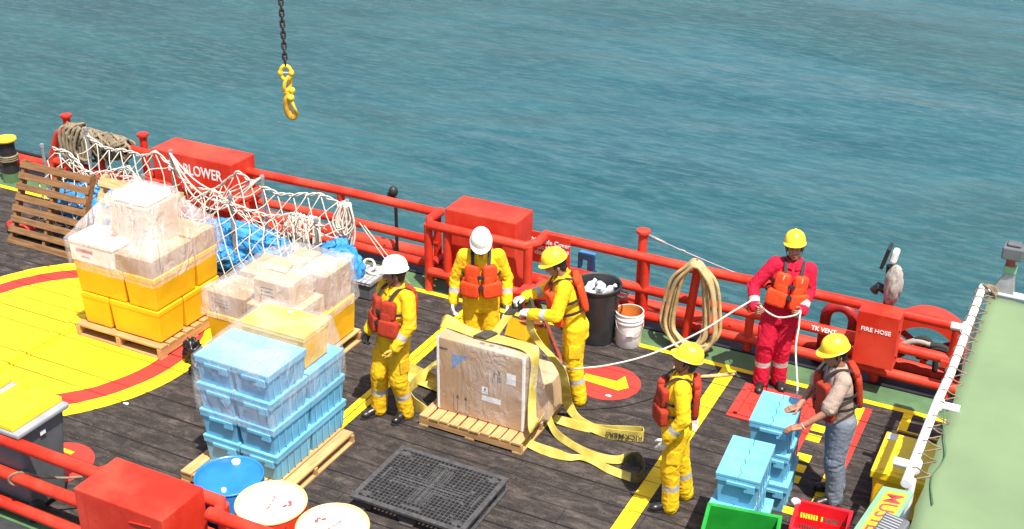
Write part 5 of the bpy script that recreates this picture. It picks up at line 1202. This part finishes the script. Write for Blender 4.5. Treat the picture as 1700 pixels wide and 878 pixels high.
    loft(top, [(tp(0, 0, -.14), .162, .118), (tp(0, 0, -.02), .172, .125), (tp(0, 0, .10), .160, .120), (tp(0, .012, .24), .172, .128), (tp(0, .012, .36), .186, .128), (tp(0, 0, .455), .160, .100), (tp(0, -.008, .51), .085, .075), (tp(0, -.01, .548), .072, .066)], 24)
    for k in 'LR':
        top.cone(tp(0, -.01, .45).lerp(sh[k], .6), sh[k], .075, .070)
        if short:
            m_ = sh[k].lerp(E[k], .85); top.cone(sh[k], m_, .068, .072)
        else:
            top.cone(sh[k], E[k], .076, .066); top.cone(E[k], E[k].lerp(Wr[k], .97), .066, .055)
        foot = A[k] + Vector((0, 0, -.035))
        mid = (K[k]+A[k])/2 + Vector((0, -.006, 0))
        lo.cone(hip[k]+Vector((0, -.008, .02)), K[k], .114, .092); lo.cone(K[k], mid, .091, .083); lo.cone(mid, foot, .083, .079)
    lo.ball(PEL + Vector((0, -.02, -.05)), (.165, .132, .13))
    if short: loft(lo, [(PEL+Vector((0, 0, -.1)), .158, .118), (PEL+Vector((0, 0, .06)), .150, .112)])
    elif True: lo.tube([tp(-.066, .035, .53), tp(-.078, -.02, .56), tp(0, -.085, .565), tp(.078, -.02, .56), tp(.066, .035, .53)], .016, 8)
    joints = [E['L'], E['R'], K['L'], K['R'], A['L'], A['R'], tp(0, .1, .0), tp(0, -.1, .05), PEL+Vector((0, .05, -.1)), Wr['L'], Wr['R']]
    main = {'yellow': 'cover', 'clean': 'coverclean', 'red': 'coverred', 'shirt': 'jeans'}[outfit]
    me = solid_from(lo, 'coverall', .0095, 4); wrinkle(me, joints, .011, seed); me.polygons.foreach_set('use_smooth', [True]*len(me.polygons))
    if not short:
        bands = [(E[k], Wr[k], .38 if outfit != 'red' else .55, .60 if outfit != 'red' else .80, .09) for k in 'LR'] + [(K[k], A[k], .40, .56, .12) for k in 'LR']
        co = link('coverall', me, [main, 'band'], P); band_pick(me, bands, 1)
        # zip line, chest pockets and collar
        for s in (-1, 1):
            q = M(); cc = K['L' if s < 0 else 'R'].lerp(hip['L' if s < 0 else 'R'], .45); rbox(q, cc + Vector((s*.095, .0, 0)), (.02, .12, .15), None, p=.3); q.build('pocket', main, P, smooth=True)
        q = M()
        for s in (-1, 1):
            q.add([tp(s*.012, .105, .47), tp(s*.075, .085, .475), tp(s*.085, .02, .535), tp(s*.055, .045, .548), tp(s*.02, .085, .52)], [(0, 1, 2, 3, 4)])
        c_ = q.build('collar', main, P); md = c_.modifiers.new('th', 'SOLIDIFY'); md.thickness = .008; md.offset = 1
    else:
        link('jeans', me, [main], P)
        me = solid_from(up_, 'shirt', .0095, 4); wrinkle(me, joints, .010, seed+3); me.polygons.foreach_set('use_smooth', [True]*len(me.polygons)); link('shirt', me, ['shirt'], P)
        q = M()
        for s in (-1, 1): q.add([tp(s*.006, .10, .475), tp(s*.07, .08, .48), tp(s*.08, .01, .54), tp(s*.05, .04, .553), tp(s*.015, .08, .53)], [(0, 1, 2, 3, 4)])
        c_ = q.build('collar', 'shirt', P); md = c_.modifiers.new('th', 'SOLIDIFY'); md.thickness = .007; md.offset = 1
        q = M(); w0 = Wr['L'].lerp(E['L'], .06); ax = (E['L']-Wr['L']).normalized(); rot = ax.to_track_quat('Z', 'Y').to_matrix()
        q.tube([w0 + rot @ Vector((.031*math.cos(a), .028*math.sin(a), 0)) for a in np.linspace(0, 2*math.pi, 18)[:-1]], .006, 6, True); q.build('watch', 'band', P, smooth=True)
    # gloves
    for k in 'LR':
        fd, bk, kind, mat = hh_[k]
        if kind == 'glove':
            q = M(); hand_mesh(q, Wr[k], fd, bk, J.get('t'+k, -1 if k == 'R' else 1), 1.04, curl[0 if k == 'L' else 1], .0022); q.cone(Wr[k]-fd*.055, Wr[k]+fd*.02, .040, .034); q.build('glove', mat, P, smooth=True)
    # boots
    for k in 'LR':
        d = Vector(J.get('d'+k, (sgn[k]*.15, 1, 0))).normalized(); a = A[k]; r_ = Matrix.Rotation(math.atan2(-d.x, d.y), 3, 'Z'); g_ = a.z-.085
        q = M(); cc = Vector((a.x, a.y, g_))
        q.cone(cc + Vector((0, 0, .08)), a + Vector((0, 0, .07)), .052, .055); q.ball(cc + r_ @ Vector((0, -.02, .045)), (.046, .062, .05), t=r_); q.cone(cc + r_ @ Vector((0, .0, .065)), cc + r_ @ Vector((0, .11, .045)), .048, .042); q.ball(cc + r_ @ Vector((0, .145, .038)), (.046, .062, .04), t=r_)
        me = solid_from(q, 'boot', .009, 2)
        for v in me.vertices: v.co.z = max(v.co.z, g_+.012)
        bo = link('boot', me, ['boot'], P)
        s_ = M(); n = 24; out = []
        for i in range(n):
            t_ = 2*math.pi*i/n; w_ = .043 + .006*math.sin(t_); out.append((w_*math.cos(t_), .06 + .155*math.sin(t_)))
        tpz = [cc + r_ @ Vector((x, y, .022)) for x, y in out]; bt = [cc + r_ @ Vector((x, y, .0)) for x, y in out]
        s_.add(bt+tpz, [tuple(range(n))[::-1], tuple(range(n, 2*n))] + [(i, (i+1) % n, n+(i+1) % n, n+i) for i in range(n)]); s_.build('boot_sole', 'rubber', bo, smooth='auto')
    # life vest: foam panels front and back, collar blocks, straps
    R3 = T.to_3x3(); m = M()
    for s in (-1, 1):
        ro = R3 @ Matrix.Rotation(-s*R(24), 3, 'Z')
        rbox(m, tp(s*.090, .158, .345), (.155, .078, .19), ro, p=.40); rbox(m, tp(s*.112, .162, .165), (.212, .088, .175), ro, p=.36); rbox(m, tp(s*.078, .168, .265), (.125, .08, .15), ro, p=.5)
    lv = m.build('life_vest', vest, P, smooth=True)
    m = M(); rbox(m, tp(0, -.155, .30), (.30, .065, .34), R3, p=.36, bend=-.6); rbox(m, tp(0, -.135, .47), (.24, .07, .10), R3, p=.5); m.build('vest_back', vest, P, smooth=True)
    m = M()
    for z, a_, b_ in ((.20, .215, .200), (.315, .205, .188)):
        pts = [tp(a_*math.cos(t_)*(1.0), .005+b_*math.sin(t_)*(1.12 if math.sin(t_) > 0 else .95), z) for t_ in np.linspace(0, 2*math.pi, 40)]
        S = [R3 @ Vector((0, 0, .014))]*40; m.ribbon(pts, S, .006)
    for s in (-1, 1):
        pts = smooth_path([tp(s*.075, .195, .36), tp(s*.082, .155, .44), tp(s*.088, .085, .522), tp(s*.09, .0, .545), tp(s*.088, -.085, .52), tp(s*.08, -.15, .46)], 4)
        S = [R3 @ Vector((.017, 0, 0))]*len(pts); m.ribbon(pts, S, .006)
    m.ribbon([tp(-.045, .212, .205), tp(.05, .212, .205)], [R3 @ Vector((0, 0, .02))]*2, .012); m.ribbon([tp(-.04, .208, .32), tp(.04, .208, .32)], [R3 @ Vector((0, 0, .018))]*2, .012)
    m.build('vest_strap', 'strap', lv)
    if outfit == 'red':
        m = M()
        for s, z in ((-1, .40), (1, .40)): rbox(m, tp(s*.083, .197, z), (.035, .006, .05), R3, p=.3)
        m.build('vest_patch', 'band', lv)
    if outfit != 'shirt':
        m = M()
        for s in (-1, 1):
            pts = [tp(s*.135, .055, .475), tp(s*.135, .02, .512), tp(s*.135, -.03, .512), tp(s*.135, -.06, .48)]; m.ribbon(pts, [R3 @ Vector((.014, 0, 0))]*4, .008)
        m.build('shoulder_band', 'band', P)
    return P
RT = Vector((math.cos(YAW), math.sin(YAW)))     # towards the right of the quay side view
def face(r, c):   # r along the railing view's right, c towards the viewer
    return (RT.x*r - hh.x*c, RT.y*r - hh.y*c)
std = dict(kL=(-.10, .02, .47), kR=(.10, .02, .47), aL=(-.115, -.01, .09), aR=(.115, -.01, .09))
# worker, white helmet, looking aside
person('worker in stained yellow coveralls and white helmet standing beside the blue crate stack', (-5.80, 9.0), face(-.72, .7),
       dict(std, py=-.02, eR=(.25, -.05, 1.12), wR=(.235, .10, .91), eL=(-.255, -.03, 1.12), wL=(-.20, .12, .90), kL=(-.11, .02, .47), aL=(-.12, -.06, .09), kR=(.10, .09, .47), aR=(.12, .10, .09)),
       'yellow', (R(-40), R(0), 0), R(-7), 0, 1, 'helmw', 'vestold', 'skin2', ('glove', 'gyellow', 'glove', 'gblack'), (.8, .9))
# worker, white helmet, looking down, behind the box
person('worker in yellow coveralls and white helmet looking down behind the strapped carton', (-5.43, 10.18), face(0, 1),
       dict(std, eR=(.265, -.03, 1.10), wR=(.29, .05, .86), eL=(-.265, -.03, 1.10), wL=(-.27, .06, .86)),
       'clean', (0, R(28), 0), 0, 0, 2, 'helmw', 'vest', 'skin2', ('glove', 'gwhite', 'glove', 'gwhite'), (.5, .7))
# stooping worker with the sling
person('stooping worker in yellow coveralls and yellow helmet holding up the sling', (-4.34, 10.13), face(-1, .02),
       dict(std, eL=(-.25, .20, 1.10), wL=(-.14, .44, 1.06), eR=(.25, .26, 1.14), wR=(.10, .50, 1.13), fL=(.35, .9, .05), fR=(-.4, .9, -.1), bL=(-.3, 0, 1), bR=(.3, 0, 1), kL=(-.10, .0, .47), aL=(-.11, -.07, .09)),
       'clean', (0, R(22), 0), R(15), 0, 3, 'helmy', 'vest', 'skin', ('glove', 'gwhite', 'glove', 'gwhite'), (.9, .9))
# worker with back half turned
person('worker in yellow coveralls and yellow helmet standing alone on the open deck', (-2.80, 8.90), face(-1, -.12),
       dict(std, eL=(-.245, -.05, 1.11), wL=(-.22, .08, .87), eR=(.245, -.14, 1.12), wR=(.20, -.16, .90), kL=(-.10, .03, .47), aL=(-.11, .0, .09), kR=(.10, -.06, .47), aR=(.12, -.14, .09), bL=(-1, -.1, 0)),
       'clean', (R(-4), R(-16), 0), R(-2), 0, 4, 'helmy', 'vestold', 'skin2', ('glove', 'gwhite', 'glove', 'gwhite'), (.25, .6), scale=.955)
# worker in red, leaning on the rail
person('worker in red coveralls and yellow helmet holding the white tag line at the railing', (-2.60, 11.36), face(-.12, 1),
       dict(std, pz=.90, py=-.02, px=-.05, eR=(.262, -.04, 1.13), wR=(.245, .15, .98), eL=(-.30, -.02, 1.13), wL=(-.225, .19, .99), kR=(.085, .05, .47), aR=(.09, .06, .09), kL=(-.09, .03, .47), aL=(-.10, .0, .09), fL=(.4, .75, .1), fR=(-.3, .8, .1)),
       'red', (R(-8), R(-10), R(4)), R(-6), R(-8), 5, 'helmy', 'vest', 'skin', ('bare', '', 'bare', ''), (1.1, 1.1))
# man in beige shirt leaning on the crates
person('man in beige shirt, jeans and yellow helmet leaning with both hands on the blue crates', (-1.54, 9.66), face(-1, .04),
       dict(std, eL=(-.27, .22, 1.12), wL=(-.26, .42, .965), eR=(.22, .20, 1.12), wR=(.08, .36, .96), fL=(.1, .95, -.2), fR=(-.1, .95, -.2), bL=(0, .15, 1), bR=(0, .15, 1), kL=(-.10, .03, .47), aL=(-.10, -.02, .09), kR=(.09, -.03, .47), aR=(.10, -.10, .09)),
       'shirt', (R(8), R(14), 0), R(9), 0, 6, 'helmy', 'vestold', 'skin', ('bare', '', 'bare', ''), (.35, .35), scale=.985)
